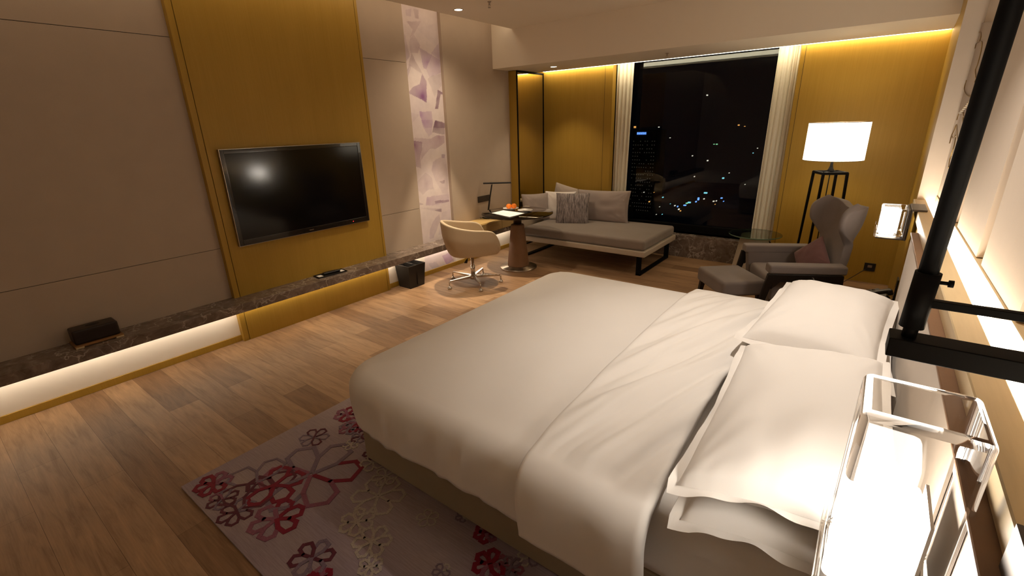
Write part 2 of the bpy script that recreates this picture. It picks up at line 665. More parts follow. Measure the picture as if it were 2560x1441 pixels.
# (polygon, colour, alpha, darker edge point)
SH = [
    ([A(150, 110), A(215, 100), A(215, 185), A(155, 180)], (.50, .40, .50), .55, None),
    ([A(235, 95), A(300, 110), A(300, 215), A(262, 205)], (.45, .35, .40), .5, A(285, 200)),
    ([A(160, 240), A(330, 240), A(270, 345), A(240, 380), A(200, 430), A(230, 330)], (.48, .36, .42), .55, A(190, 260)),
    ([A(280, 320), A(500, 260), A(520, 520), A(480, 520)], (.64, .56, .60), .4, None),
    ([A(110, 370), A(150, 400), A(200, 640), A(150, 700), A(120, 560)], (.45, .34, .42), .5, A(150, 670)),
    ([A(240, 380), A(320, 510), A(290, 600), A(210, 600), A(190, 470)], (.50, .38, .45), .5, A(300, 560)),
    ([A(300, 530), A(450, 620), A(385, 780), A(355, 770)], (.38, .24, .42), .62, A(400, 700)),
    ([A(440, 600), A(525, 480), A(545, 690)], (.48, .36, .52), .5, None),
    ([A(445, 620), A(540, 680), A(550, 820), A(420, 870), A(385, 780)], (.42, .28, .44), .5, A(500, 690)),
    ([A(220, 600), A(350, 840), A(200, 740), A(150, 860)], (.40, .30, .34), .5, A(230, 660)),
    ([A(200, 720), A(215, 740), A(165, 940), A(150, 820)], (.40, .30, .38), .45, None),
    ([A(340, 835), A(390, 920), A(392, 1160), A(330, 1120), A(180, 1050), A(230, 980), A(310, 950)], (.24, .10, .26), .80, A(350, 1090)),
    ([A(400, 890), A(440, 855), A(555, 830), A(560, 960), A(530, 1000), A(480, 1090)], (.46, .38, .40), .45, A(470, 900)),
    ([A(515, 1010), A(570, 1040), A(570, 1065), A(545, 1065), A(520, 1230), A(485, 1230)], (.20, .09, .16), .78, None),
    ([A(310, 1260), A(445, 1250), A(460, 1380), A(450, 1441), A(370, 1441), A(315, 1300)], (.40, .24, .44), .6, A(330, 1300)),
    ([A(185, 1260), A(310, 1290), A(220, 1400), A(210, 1441), A(190, 1441)], (.58, .48, .54), .4, None),
    ([A(490, 1355), A(595, 1385), A(600, 1441), A(465, 1441)], (.22, .12, .18), .7, None),
    ([B(240, 0), B(365, 0), B(360, 160), B(320, 190), B(260, 80)], (.42, .28, .46), .55, B(250, 30)),
    ([B(395, 5), B(500, 40), B(505, 170), B(362, 140)], (.20, .11, .17), .72, B(400, 30)),
    ([B(130, 200), B(250, 205), B(345, 215), B(410, 170), B(500, 180), B(500, 260), B(400, 330), B(340, 320), B(225, 470), B(260, 270), B(140, 240)], (.40, .26, .34), .65, B(440, 190)),
    ([B(132, 230), B(250, 250), B(250, 330), B(225, 440), B(235, 550), B(150, 520)], (.24, .11, .20), .72, B(160, 280)),
    ([B(465, 385), B(510, 390), B(500, 430), B(468, 425)], (.28, .18, .30), .65, None),
    ([B(500, 390), B(540, 600), B(540, 830), B(480, 830), B(400, 690), B(355, 570), B(370, 470)], (.50, .38, .46), .5, B(370, 520)),
    ([B(440, 690), B(505, 680), B(500, 715), B(465, 715)], (.26, .16, .24), .65, None),
    ([B(290, 590), B(360, 650), B(380, 780), B(330, 780), B(260, 840), B(180, 780), B(190, 700), B(240, 640)], (.48, .38, .44), .5, B(300, 720)),
    ([B(300, 870), B(550, 830), B(555, 920), B(420, 960), B(290, 965)], (.44, .30, .44), .55, B(310, 900)),
    ([B(390, 915), B(440, 905), B(555, 900), B(550, 925), B(400, 945)], (.20, .10, .18), .6, None),
    ([B(185, 915), B(265, 950), B(190, 975)], (.34, .24, .32), .6, None),
    ([B(190, 985), B(470, 1000), B(470, 1040), B(380, 1025)], (.46, .36, .42), .45, B(440, 1015)),
    ([B(385, 1020), B(465, 1000), B(470, 1040)], (.20, .12, .18), .6, None),
    ([B(440, 1060), B(455, 1120), B(380, 1330), B(330, 1340), B(340, 1230), B(370, 1150)], (.48, .38, .48), .5, None),
    ([B(470, 1050), B(560, 1000), B(575, 1150), B(560, 1250), B(430, 1300)], (.56, .48, .58), .4, None),
    ([mpt(1105, 640), mpt(1125, 632), mpt(1133, 650), mpt(1118, 664)], (.42, .20, .44), .6, None),
    ([mpt(1070, 660), mpt(1090, 655), mpt(1100, 668), mpt(1080, 672)], (.42, .36, .46), .45, None),
]


def inpoly(p, poly):
    c = False
    j = len(poly) - 1
    for i in range(len(poly)):
        if (poly[i][1] > p[1]) != (poly[j][1] > p[1]) and p[0] < (poly[j][0] - poly[i][0]) * (p[1] - poly[i][1]) / (poly[j][1] - poly[i][1]) + poly[i][0]:
            c = not c
        j = i
    return c


b = MB()
b.grid(lambda u, v: (MX, MY1 + u * mw, Z0M + v * (Z1M - Z0M)), DENS_Y, DENS_Z, smooth=False)
mural = obj('mural', b, 'mural_paint')
tag(mural, 'tall strip of purple watercolour wallpaper between the beige wall panels', 'mural')
mural['kind'] = 'thing'
ca = mural.data.color_attributes.new('paint', 'FLOAT_COLOR', 'POINT')
cols = []
BBX = [(min(q[0] for q in s[0]), max(q[0] for q in s[0]), min(q[1] for q in s[0]), max(q[1] for q in s[0])) for s in SH]
for vv in mural.data.vertices:
    y, z = vv.co.y - MY1, vv.co.z
    n1 = noise.noise(Vector((y * 3, z * 3, 1)))
    n2 = noise.noise(Vector((y * 14, z * 14, 5)))
    y2 = y + .006 * n2
    z2 = z + .006 * noise.noise(Vector((y * 14, z * 14, 9)))
    c = Vector((.74 + .05 * n1, .65 + .05 * n1, .66 + .02 * n1))
    for (poly, colr, al, dk), bb in zip(SH, BBX):
        if bb[0] - .01 < y2 < bb[1] + .01 and bb[2] - .01 < z2 < bb[3] + .01 and inpoly((y2, z2), poly):
            a = al * (.85 + .35 * n2)
            if dk:
                d = math.hypot(y - dk[0], z - dk[1])
                a = min(.97, al * (.48 + .85 * math.exp(-d / .09)) + .1 * n2)
            a = max(0, min(.97, a))
            c = c.lerp(Vector(colr), a)
    cols += [c.x, c.y, c.z, 1]
ca.data.foreach_set('color', cols)
b = MB(); b.box(-.075, MX - .002, MY1 - .02, MY2 + .02, 0, ZC + .32)
struct(obj('wall_left_recess', b, 'wall_fabric'))

# led strips
def led(name, label, box_, m, housing=None):
    b = MB(); b.box(*box_)
    o = obj(name, b, m)
    return tag(o, label, 'light strip')


led('cove_light_strip', 'glowing warm light strip along the top of the window wall', (.16, 4.60, YF - .045, YF - .012, ZS + .012, ZS + .055), 'led_far')
led('cove_light_strip', 'light strip in the ceiling slot above the television wall', (.24, .28, Y0 + .1, 5.2, ZC + .08, ZC + .11), 'led_tv')['kind'] = 'structure'
led('ledge_light_strip', 'light strip glowing under the long marble ledge', (.074, .086, Y0 + .1, 5.55, .328, .3355), 'led_ledge')
led('headboard_light_strip', 'bright light strip in the trough behind the headboard top', (4.601, 4.646, Y0 + .1, 4.40, 1.130, 1.150), 'led_trough')

# marble ledge
b = MB(); b.box(0.001, .257, Y0, 5.61, .336, .410)
# ledge notch around veneer panel is simply butted against it
tag(obj('marble_ledge', b, 'brown_marble', bevel=.003, seg=2), 'long brown marble ledge running along the television wall', 'ledge')
b = MB(); b.box(OX0, OX1, YF - .012, 6.62, 0, .30)
tag(obj('window_sill', b, 'brown_marble', bevel=.003, seg=2), 'low brown marble sill under the window', 'window sill')['kind'] = 'structure'

# window
t = thing('window_1', 'large dark framed night window between cream curtains', 'window', ((OX0 + OX1) / 2, 6.52, .30))
t['kind'] = 'structure'
hw, hh = (OX1 - OX0) / 2, OZ1 - .30
b = MB()
b.box(-hw, -hw + .09, -.03, .05, 0, hh); b.box(hw - .09, hw, -.03, .05, 0, hh)
b.box(-hw + .09, hw - .09, -.03, .05, 0, .10); b.box(-hw + .09, hw - .09, -.03, .05, hh - .20, hh)
obj('frame', b, 'black_metal', t, bevel=.004, seg=1)
b = MB(); b.box(-hw + .08, hw - .08, .018, .022, .09, hh - .19)
obj('window_pane', b, 'window_glass', t)

# mirror column
t = thing('mirror_column', 'wood cased corner pilaster with a tall mirror facing the room', 'mirror', (.07, 5.95, 0))
b = MB(); b.box(-.07, .06, -.335, .33, 0, ZS - .004)
obj('casing', b, 'gold_veneer', t)
b = MB(); b.box(.060, .069, -.318, .314, .02, ZS - .03)
obj('mirror_glass', b, 'mirror', t)
b = MB()
for y0, y1, z0, z1 in ((-.335, -.320, 0, ZS - .004), (.315, .329, 0, ZS - .004), (-.32, .315, ZS - .028, ZS - .004), (-.32, .315, 0, .02)):
    b.box(.060, .076, y0, y1, z0, z1)
obj('mirror_frame', b, 'black_metal', t, bevel=.001, seg=1)
t['kind'] = 'thing'


# curtains
def curtain(x0t, x1t, x0b, x1b, label, seed, n):
    r = rnd(seed)
    ph = [r.uniform(-.4, .4) for _ in range(60)]
    zt, zb = ZS + .10, .315

    def fn(u, v):
        z = zb + (zt - zb) * v
        a = x0b + (x0t - x0b) * v
        c = x1b + (x1t - x1b) * v
        k = u * n
        amp = .019 * (.75 + .25 * math.sin(k * 1.7 + seed))
        w = math.sin(2 * math.pi * k + ph[int(k) % 60] + .5 * math.sin(v * 2.2 + k))
        return (a + (c - a) * (u + .25 / n * math.sin(4 * math.pi * k) * .3), 6.385 + amp * w, z)
    b = MB(); b.grid(fn, n * 16, 26)
    o = obj('curtain', b, 'curtain_fabric', solid=.002)
    tag(o, label, 'curtain', 'cream window curtains')
    return o


curtain(1.262, 1.50, 1.262, 1.47, 'cream pleated curtain left of the window behind the daybed', 3, 4)
curtain(3.19, 3.41, 3.17, 3.41, 'cream pleated curtain right of the window beside the floor lamp', 8, 5)

# city beyond the window
b = MB()
r = rnd(5)
cm = []
for nm, c, e in (('city_white', (1, .9, .7), .8), ('city_blue', (.15, .35, 1), 1.5), ('city_cyan', (.3, .9, 1), .8), ('city_orange', (1, .45, .1), .8), ('city_green', (.4, 1, .5), .6)):
    mat(nm, c, .5, emit=c, es=e); cm.append(nm)


def citypt(u, v, d, w, h, mi):
    p = on(u, v, 1, d)
    b.mi = mi
    s = d / FPX / .75 * .5
    b.box(p.x - w * s / 2, p.x + w * s / 2, d, d + .5, p.z - h * s / 2, p.z + h * s / 2)


for u, v, w, h, mi in ((1646, 318, 2, 3, 0), (1767, 238, 3, 4, 0), (1846, 313, 4, 4, 3), (1861, 316, 3, 2, 3), (1791, 361, 4, 3, 4), (1784, 361, 3, 2, 4), (1768, 402, 3, 4, 0), (1730, 390, 2, 3, 0),
                       (1882, 383, 2, 2, 2), (1893, 371, 2, 2, 0), (1674, 345, 2, 2, 0), (1807, 446, 5, 4, 2), (1735, 442, 2, 3, 0), (1822, 433, 2, 2, 0), (1763, 483, 10, 4, 2), (1759, 498, 3, 3, 0),
                       (1745, 498, 4, 9, 1), (1739, 505, 3, 4, 1), (1722, 507, 9, 4, 2), (1716, 509, 6, 3, 4), (1711, 514, 8, 3, 1), (1686, 515, 3, 3, 0), (1693, 517, 2, 4, 1), (1696, 524, 4, 4, 0), (1700, 528, 3, 3, 3),
                       (1803, 496, 5, 3, 1), (1783, 504, 4, 3, 0), (1790, 503, 2, 3, 0), (1808, 504, 2, 2, 1), (1656, 494, 3, 3, 2), (1622, 505, 3, 4, 3), (1586, 318, 5, 7, 3)):
    citypt(u, v, 90, w, h, mi)
for i in range(8):
    citypt(r.uniform(1600, 1900), r.uniform(430, 540), 95, r.uniform(1, 2), r.uniform(1, 2), r.choice((0, 0, 1, 2, 3)))
tag(obj('city_lights', b, cm), 'scattered tiny city lights seen through the night window', 'city lights', kind='stuff')
# tower with blue sign
p0 = on(1604, 334, 1, 97)
t = thing('tower', 'dark distant tower with rows of dim windows and a blue sign', 'building', (p0.x, 97, p0.z - 24))
b = MB(); b.box(-1.9, 3.4, 0, 5, -20, 24.6)
obj('tower_body', b, 'groove', t)
mat('tower_window', (.1, .1, .1), .5, emit=(1, .85, .6), es=.03)
b = MB()
for i in range(10):
    for j in range(20):
        if r.random() < .7:
            b.box(-1.7 + i * .5, -1.55 + i * .5, -.05, .02, 22.4 - j * .75, 22.55 - j * .75)
obj('lit_windows', b, 'tower_window', t)['kind'] = 'stuff'
for i in range(7):
    b = MB()
    x = -.95 + i * .29
    b.box(x, x + .06, -.1, -.02, 23.8, 24.25)
    b.box(x + .14, x + .20, -.1, -.02, 23.8, 24.25)
    zz = 23.98 if i % 2 else 24.17
    b.box(x + .06, x + .14, -.1, -.02, zz, zz + .08)
    obj('sign_letter', b, 'city_blue', t)


# ------------------------------------------------------------------ television
PXF = PX + .001
c00 = [on(549, 378, 0, .09), on(899, 354.5, 0, .09), on(923, 550.6, 0, .09), on(600, 617.7, 0, .09)]
ty0 = (c00[0].y + c00[3].y) / 2; ty1 = (c00[1].y + c00[2].y) / 2
tz1 = (c00[0].z + c00[1].z) / 2; tz0 = (c00[2].z + c00[3].z) / 2
tw, th = ty1 - ty0, tz1 - tz0
t = thing('television', 'large black flat screen television mounted on the golden wood panel', 'television', (PXF, (ty0 + ty1) / 2, tz0))
hwt = tw / 2
b = MB(); b.box(0.004, .033, -hwt + .01, hwt - .01, .01, th - .01)
obj('back_cover', b, 'black_plastic', t)
b = MB(); b.box(.030, .035, -hwt + .03, hwt - .03, .045, th - .03)
obj('screen', b, 'screen', t)
b = MB()
for y0, y1, z0, z1 in ((-hwt, -hwt + .032, 0, th), (hwt - .032, hwt, 0, th), (-hwt + .032, hwt - .032, 0, .047), (-hwt + .032, hwt - .032, th - .032, th)):
    b.box(.02, .039, y0, y1, z0, z1)
obj('bezel', b, 'tv_bezel', t, bevel=.002)
b = MB()
for y0, y1, z0, z1 in ((-hwt - .004, -hwt, -.004, th + .004), (hwt, hwt + .004, -.004, th + .004), (-hwt, hwt, th, th + .004), (-hwt, hwt, -.004, 0)):
    b.box(.0, .036, y0, y1, z0, z1)
obj('outer_frame', b, 'steel', t)
b = MB(); b.box(.039, .0395, -.022, .022, .018, .026)
obj('maker_mark', b, 'chrome', t)
b = MB(); b.box(.039, .0405, hwt - .20, hwt - .194, .02, .026)
obj('standby_light', b, 'red_led', t)

# ------------------------------------------------------------------ downlights, sprinklers
def downlight(p, label, disc='led_disc'):
    t = thing('downlight', label, 'ceiling light', p, group='recessed ceiling downlights')
    b = MB(); b.lathe([(.042, -.0035), (.052, -.003), (.054, 0), (.042, 0)], 32, cap=False)
    obj('rim', b, 'white_plastic', t)
    b = MB(); b.lathe([(.0, -.0012), (.041, -.0012), (.042, -.0002)], 32, cap=False)
    obj('diffuser', b, disc, t)
    return t


downlight((.55, 4.07, ZC), 'round recessed downlight in the main ceiling above the desk')
downlight((.68, 5.70, ZS), 'small recessed downlight in the soffit above the daybed')
for u, v, z, lab in ((1223, 4, ZC, 'small sprinkler head hanging from the main ceiling'), (1668, 133, ZS, 'small sprinkler head under the window soffit')):
    p = on(u, v, 2, z)
    t = thing('sprinkler', lab, 'sprinkler', p, group='ceiling sprinklers')
    b = MB(); b.lathe([(.018, 0), (.018, -.004), (.008, -.008), (.008, -.026), (.005, -.03)], 16)
    b.tube([(.007, 0, -.02), (.012, 0, -.035), (.003, 0, -.05)], .0018, 6); b.tube([(-.007, 0, -.02), (-.012, 0, -.035), (-.003, 0, -.05)], .0018, 6)
    obj('body', b, 'steel', t)
    b = MB(); b.lathe([(.013, -.05), (.014, -.053)], 16)
    obj('deflector', b, 'steel', t)

# ------------------------------------------------------------------ rug
RX0, RX1, RY0, RY1 = 1.65, 3.75, .50, 2.7
b = MB(); b.box(RX0, RX1, RY0, RY1, 0.0, .010)


def rp(x, y):
    p = on(440 + x / 2.56, 980 + y / 2.56, 2, .010)
    return (p.x, p.y)


def strip(pts, w, mi, z=.0115, closed=False):
    b.mi = mi
    n = len(pts)
    for i in range(n if closed else n - 1):
        a = Vector(pts[i]); c = Vector(pts[(i + 1) % n])
        d = (c - a)
        ln = d.length
        if ln < 1e-5:
            continue
        d /= ln
        nn = Vector((-d.y, d.x)) * w / 2
        a2, c2 = a - d * w * .35, c + d * w * .35
        q = [a2 + nn, a2 - nn, c2 - nn, c2 + nn]
        zt = z + .0006 * ((i * 7) % 3)
        vs = [(p.x, p.y, .006) for p in q] + [(p.x, p.y, zt) for p in q]
        b.add(vs, [(3, 2, 1, 0), (4, 5, 6, 7), (0, 1, 5, 4), (1, 2, 6, 5), (2, 3, 7, 6), (3, 0, 4, 7)])


# palette: 1 crimson 2 mauve 3 lilac 4 plum 5 cream
FL = [((865, 530), (1185, 500), 6, (1, 3, 3, 2, 3, 2, 1), .024, 0),
      ((645, 815), (465, 885), 6, (2, 2, 1, 1, 1, 2), .022, 0),
      ((240, 590), (118, 628), 6, (1, 1, 1, 2, 2, 1), .020, 0),
      ((300, 690), (196, 740), 6, (4, 3, 4, 4, 3, 2), .010, .4),
      ((390, 770), (262, 832), 6, (4, 4, 4, 3, 3, 4), .011, .2),
      ((520, 585), (370, 520), 5, (3, 4, 4, 4, 3), .012, 0),
      ((630, 600), (700, 690), 5, (1, 1, 1, 4, 1), .022, .3),
      ((885, 292), (978, 286), 6, (3, 4, 4, 3, 3, 4), .008, 0),
      ((1095, 145), (1015, 168), 6, (2, 1, 2, 1, 1, 2), .018, 0),
      ((1165, 205), (1215, 240), 6, (1, 1, 1, 1, 2, 1), .018, .2),
      ((1115, 230), (1052, 222), 6, (3, 2, 3, 3, 2, 3), .014, 0),
      ((1185, 288), (1125, 315), 6, (4, 3, 4, 3, 4, 3), .010, 0),
      ((1270, 390), (1198, 405), 6, (4, 4, 3, 4, 4, 3), .011, 0),
      ((1120, 340), (1068, 344), 5, (5, 5, 5, 5, 5), .008, 0),
      ((1260, 455), (1178, 462), 5, (5, 5, 5, 5, 5), .009, 0),
      ((1340, 545), (1252, 560), 6, (5, 5, 5, 5, 5, 5), .009, 0),
      ((1295, 668), (1465, 665), 6, (5, 5, 5, 5, 5, 5), .012, 0),
      ((1160, 833), (1048, 890), 6, (5, 5, 5, 5, 5, 5), .012, 0),
      ((1255, 960), (1380, 950), 6, (5, 5, 5, 5, 5, 5), .012, .3),
      ((1245, 1120), (1168, 1160), 6, (5, 5, 5, 5, 5, 5), .010, 0),
      ((1610, 810), (1542, 800), 5, (5, 5, 5, 5, 5), .006, 0),
      ((1835, 800), (1790, 815), 5, (3, 3, 5, 3, 3), .006, 0),
      ((870, 1065), (725, 1090), 6, (4, 3, 3, 4, 3, 4), .014, 0),
      ((915, 1200), (990, 1150), 6, (1, 2, 1, 1, 2, 1), .020, 0),
      ((1985, 905), (1912, 925), 6, (1, 1, 2, 1, 1, 1), .018, 0),
      ((2010, 1105), (1905, 1135), 6, (1, 2, 1, 2, 1, 1), .020, 0),
      ((2140, 1130), (2060, 1110), 6, (2, 3, 3, 2, 3, 3), .010, 0),
      ((2260, 1060), (2190, 1040), 5, (5, 5, 3, 5, 5), .007, 0),
      ((1700, 1150), (1640, 1160), 5, (3, 3, 3, 5, 3), .006, 0)]
for ci, (c0, r0, npet, pal, w, tw_) in enumerate(FL):
    c = Vector(rp(*c0)); e = Vector(rp(*r0))
    d = e - c
    rad = d.length
    a0 = math.atan2(d.y, d.x)
    z = .0115 + .0002 * (ci % 4)
    for k in range(npet):
        a = a0 + 2 * math.pi * k / npet
        ha = math.pi / npet

        def pp(rr, an):
            return (c.x + rad * rr * math.cos(a + an), c.y + rad * rr * math.sin(a + an))
        pts = [pp(.06, ha), pp(.52, ha), pp(.88, ha * .62), pp(1.0, ha * .1), pp(.90, -ha * .60), pp(.52, -ha), pp(.06, -ha)]
        m1 = pal[k % len(pal)]
        strip(pts, w * (1.0 if w > .015 else 1.15), m1, z + .0003 * (k % 3))
rug = obj('rug', b, ['rug_pile', 'yarn_crimson', 'yarn_mauve', 'yarn_lilac', 'yarn_plum', 'yarn_cream'])
tag(rug, 'mauve grey rug with crimson, lilac and cream hexagonal flower outlines beside the bed', 'rug')

# ------------------------------------------------------------------ bed
t = thing('bed', 'wide bed with beige upholstered base and white fitted sheet', 'bed', (3.35, 2.2, 0))
BX0, BX1, BY0, BY1 = 2.27 - 3.35, 4.495 - 3.35, 1.21 - 2.2, 3.16 - 2.2
b = MB(); b.box(BX0, BX1, BY0, BY1, .014, .30)
obj('base', b, 'bed_base_fabric', t, bevel=.012)
b = MB()


def matf(u, v):
    pass


NX = 90


def mattress(b):
    x0, x1, y0, y1, z0, z1, rr = BX0 + .03, BX1, BY0 - .005, BY1 - .01, .29, .60, .06
    prof = []
    for i in range(9):
        a = math.pi / 2 * i / 8
        prof.append((y0 + rr - rr * math.cos(a), z1 - rr + rr * math.sin(a)))
    cross = [(y0 + .02, z0), (y0, z0 + .03)] + [(y0, z0 + .03 + (z1 - rr - z0 - .03) * k / 10) for k in range(1, 10)] + prof
    n = len(cross)
    cross = cross + [(y0 + rr + (y1 - y0 - 2 * rr) * k / 12, z1) for k in range(1, 12)] + [(y0 + y1 - p[0], p[1]) for p in cross[::-1]]

    def fn(u, v):
        x = x0 + (x1 - x0) * u
        k = min(len(cross) - 1, int(round(v * (len(cross) - 1))))
        y, z = cross[k]
        if y < y0 + .02 and z0 + .03 < z < z1:
            g = x - .25 * z
            y -= .012 * max(0, noise.noise(Vector((x * 3 + z * 9, z * 22 - x * 3.2, 3)))) * math.sin((z - z0) / (z1 - z0) * math.pi)
        if z > z1 - .002:
            z += .004 * noise.noise(Vector((x * 5, y * 5, 2)))
        return (x, y, z)
    b.grid(fn, NX, len(cross))


mattress(b)
obj('mattress', b, 'bed_linen', t)


def drop(l, rr):
    q = math.pi * rr / 2
    if l < q:
        return rr * math.sin(l / rr), rr * (1 - math.cos(l / rr))
    return rr, rr + (l - q)


def duvet_fn(xf, y0, y1, xe, top, rr, hem, puff, seed, rc=.12):
    """duvet cover: flat grid on top, rolled edges dropping to the hem on three sides"""
    rows = []   # (y, x start, nx, ny)
    for i in range(12):
        a = math.pi / 2 * i / 12
        rows.append((y0 + rc - rc * math.cos(a), xf + rc - rc * math.sin(a), -math.sin(a), -math.cos(a)))
    n2 = 90
    for i in range(n2 + 1):
        rows.append((y0 + rc + (y1 - y0 - 2 * rc) * i / n2, xf, -1, 0))
    for i in range(1, 13):
        a = math.pi / 2 * i / 12
        rows.append((y1 - rc + rc * math.sin(a), xf + rc - rc * math.cos(a), -math.cos(a), math.sin(a)))
    nx = 90

    def topz(px, py):
        d = max(0, min(py - y0, y1 - py, px - xf))
        z = top + puff * (1 - math.exp(-d / .22))
        z += .009 * noise.noise(Vector((px * 2.1, py * 2.1, seed))) * min(1, d / .05)
        z += .005 * noise.noise(Vector((px * 1.2 + py * 3, py * 1.2 - px * 5.0, seed + 4))) * min(1, d / .05)
        return z
    b = MB()
    vs = [(x0 + (xe - x0) * i / nx, y, topz(x0 + (xe - x0) * i / nx, y)) for (y, x0, a, c) in rows for i in range(nx + 1)]
    w = nx + 1
    b.add(vs, [(j * w + i, j * w + i + 1, (j + 1) * w + i + 1, (j + 1) * w + i) for j in range(len(rows) - 1) for i in range(nx)], True)

    def drops(pts):
        k_ = 18
        vv = []
        for (x, y, nx_, ny_) in pts:
            lh = (top - hem) + (math.pi / 2 - 1) * rr + .022 * noise.noise(Vector((x * 2.2, y * 2.2, seed)))
            for k in range(k_ + 1):
                ou, dn = drop(lh * k / k_, rr)
                q = min(1, dn / .12)
                w1 = noise.noise(Vector((x * 9 + 3 + dn, y * 9 + dn, seed)))
                w2 = noise.noise(Vector((x * 2.4, y * 2.4, seed + 9 + dn)))
                w3 = max(0, noise.noise(Vector((x * 16, y * 16, seed + 20 + dn * 2))))
                ou += (.013 * w1 + .016 * w2 + .018 * w3) * q + .012 * math.sin(min(1, dn / .3) * math.pi)
                z = top - dn
                if k == 0:
                    z = topz(x, y)
                vv.append((x + nx_ * ou, y + ny_ * ou, z))
        m = k_ + 1
        b.add(vv, [(i * m + k, i * m + k + 1, (i + 1) * m + k + 1, (i + 1) * m + k) for i in range(len(pts) - 1) for k in range(k_)], True)
    x_in = xf + rc
    near = [(xe + (x_in - xe) * i / nx, y0, 0, -1) for i in range(nx + 1)]
    foot = [(x0, y, a, c) for (y, x0, a, c) in rows]
    far = [(x_in + (xe - x_in) * i / nx, y1, 0, 1) for i in range(nx + 1)]
    drops(near[:-1] + foot + far[1:])
    return b


DU_TOP = .603
t = thing('duvet', 'white duvet spread over the bed with a turned back top band', 'duvet', (0, 0, 0))
b = duvet_fn(2.33, 1.205, 3.17, 3.88, DU_TOP, .085, .315, .045, 2)
obj('cover', b, 'bed_linen', t, merge=.0004, solid=.012)


# turned-back band: cross strip over the bed
def band(b, x0, x1, y0, y1, top, rr, hem, puff, seed):
    L1 = (top - hem) + (math.pi / 2 - 1) * rr + .03
    flat = y1 - y0
    tot = 2 * L1 + flat

    def fn(u, v):
        s = v * tot
        skew = -.05 * (v - .5)
        xa = x0 + skew + .006 * noise.noise(Vector((v * 9, 1, seed)))
        xb = x1 - .03 * math.sin(v * 5) + .015 * noise.noise(Vector((v * 7, 5, seed)))
        x = xa + (xb - xa) * u
        e = min(u, 1 - u)
        lift = .010 + .022 * (min(1, e / .05) * (2 - min(1, e / .05))) ** .5
        # diagonal soft creases
        wv = noise.noise(Vector((x * 9 - v * 10, v * 4.0, seed)))
        wv2 = noise.noise(Vector((x * 22 - v * 19, v * 5.0, seed + 3)))
        ew = min(1, u / .22)
        wv *= ew
        wv2 *= ew
        if s < L1 or s > tot - L1:
            l = L1 - s if s < L1 else s - (tot - L1)
            sg = -1 if s < L1 else 1
            ou, dn = drop(l, rr + .012)
            w = noise.noise(Vector((x * 8, sg * 3., seed + dn)))
            ou += lift + .010 * w * min(1, dn / .1) + .012 * math.sin(min(1, dn / .3) * math.pi) + .012
            yy = (y0 if sg < 0 else y1) + sg * ou
            return (x, yy, top + lift - dn + .010 * wv * max(0, 1 - dn / .1))
        y = y0 + (s - L1)
        d = min(y - y0, y1 - y)
        z = top + lift + puff * (1 - math.exp(-d / .22)) + .006 + .034 * max(-.3, wv) + .017 * max(-.4, wv2)
        return (x, y, z)
    b.grid(fn, 70, 190)


b = MB(); band(b, 3.42, 3.925, 1.205, 3.17, DU_TOP, .085, .305, .045, 6)
obj('turned_back_band', b, 'bed_linen', t, solid=.010)

def pillow(a, bb, h, seed, fl=.035, n=46, wr=.5, sag=0.):
    """local: a half-length x, bb half-length y, h half-thickness"""
    m = MB()
    r = rnd(seed)

    def P(u, v, top):
        # u,v in [-1,1]
        e = max(0, (1 - abs(u) ** 2.6)) * max(0, (1 - abs(v) ** 2.6))
        t_ = h * e ** .42
        px = a * u * (1 - .055 * (1 - v * v))
        py = bb * v * (1 - .055 * (1 - u * u))
        w = noise.noise(Vector((u * 2.3, v * 2.3, seed))) * .10
        # radial corner creases
        cu, cv = 1 - abs(u), 1 - abs(v)
        ang = math.atan2(cv + .02, cu + .02)
        cr = math.sin(ang * 16 + seed) * math.exp(-(cu + cv) * 2.2) * .16 * wr
        ed = math.sin((u if abs(v) > abs(u) else v) * 21 + seed * 2 + noise.noise(Vector((u * 3, v * 3, seed))) * 4) * math.exp(-min(cu, cv) * 9) * .07 * wr
        t_ *= 1 + w + cr + ed
        z = t_ if top else -t_ * .75
        z -= sag * (px * px) * 2
        return (px, py, z)
    for top in (True, False):
        m.grid(lambda i, j: P(-1 + 2 * i, -1 + 2 * j, top), n, n)
    if fl:
        k = 60

        def F(i, j):
            s = i * 4
            q = int(s) % 4
            w = s - int(s)
            if q == 0: u, v, nx, ny = -1 + 2 * w, -1, 0, -1
            elif q == 1: u, v, nx, ny = 1, -1 + 2 * w, 1, 0
            elif q == 2: u, v, nx, ny = 1 - 2 * w, 1, 0, 1
            else: u, v, nx, ny = -1, 1 - 2 * w, -1, 0
            x, y, z = P(u, v, True)
            wq = min(w, 1 - w)
            cor = max(0, 1 - wq / .06) * .6
            # blend normal to diagonal at corners
            if w < .5: pn = {0: (-1, 0), 1: (0, -1), 2: (1, 0), 3: (0, 1)}[q]
            else: pn = {0: (1, 0), 1: (0, 1), 2: (-1, 0), 3: (0, -1)}[q]
            nx += pn[0] * cor * 1.5
            ny += pn[1] * cor * 1.5
            zz = .012 * math.sin(s * 9 + seed) * j + .006 * math.sin(s * 23 + seed) * j
            return (x + nx * fl * j - nx * .004, y + ny * fl * j - ny * .004, z + zz)
        m.grid(F, 4 * k, 4, closed_u=True)
    return m


def add_pillow(name, label, cat, a, bb, h, seed, loc, rot, m, group=None, fl=.035, wr=.5, solid=.003):
    o = obj(name, pillow(a, bb, h, seed, fl, wr=wr), m, loc=loc, rot=rot, solid=0)
    return tag(o, label, cat, group)


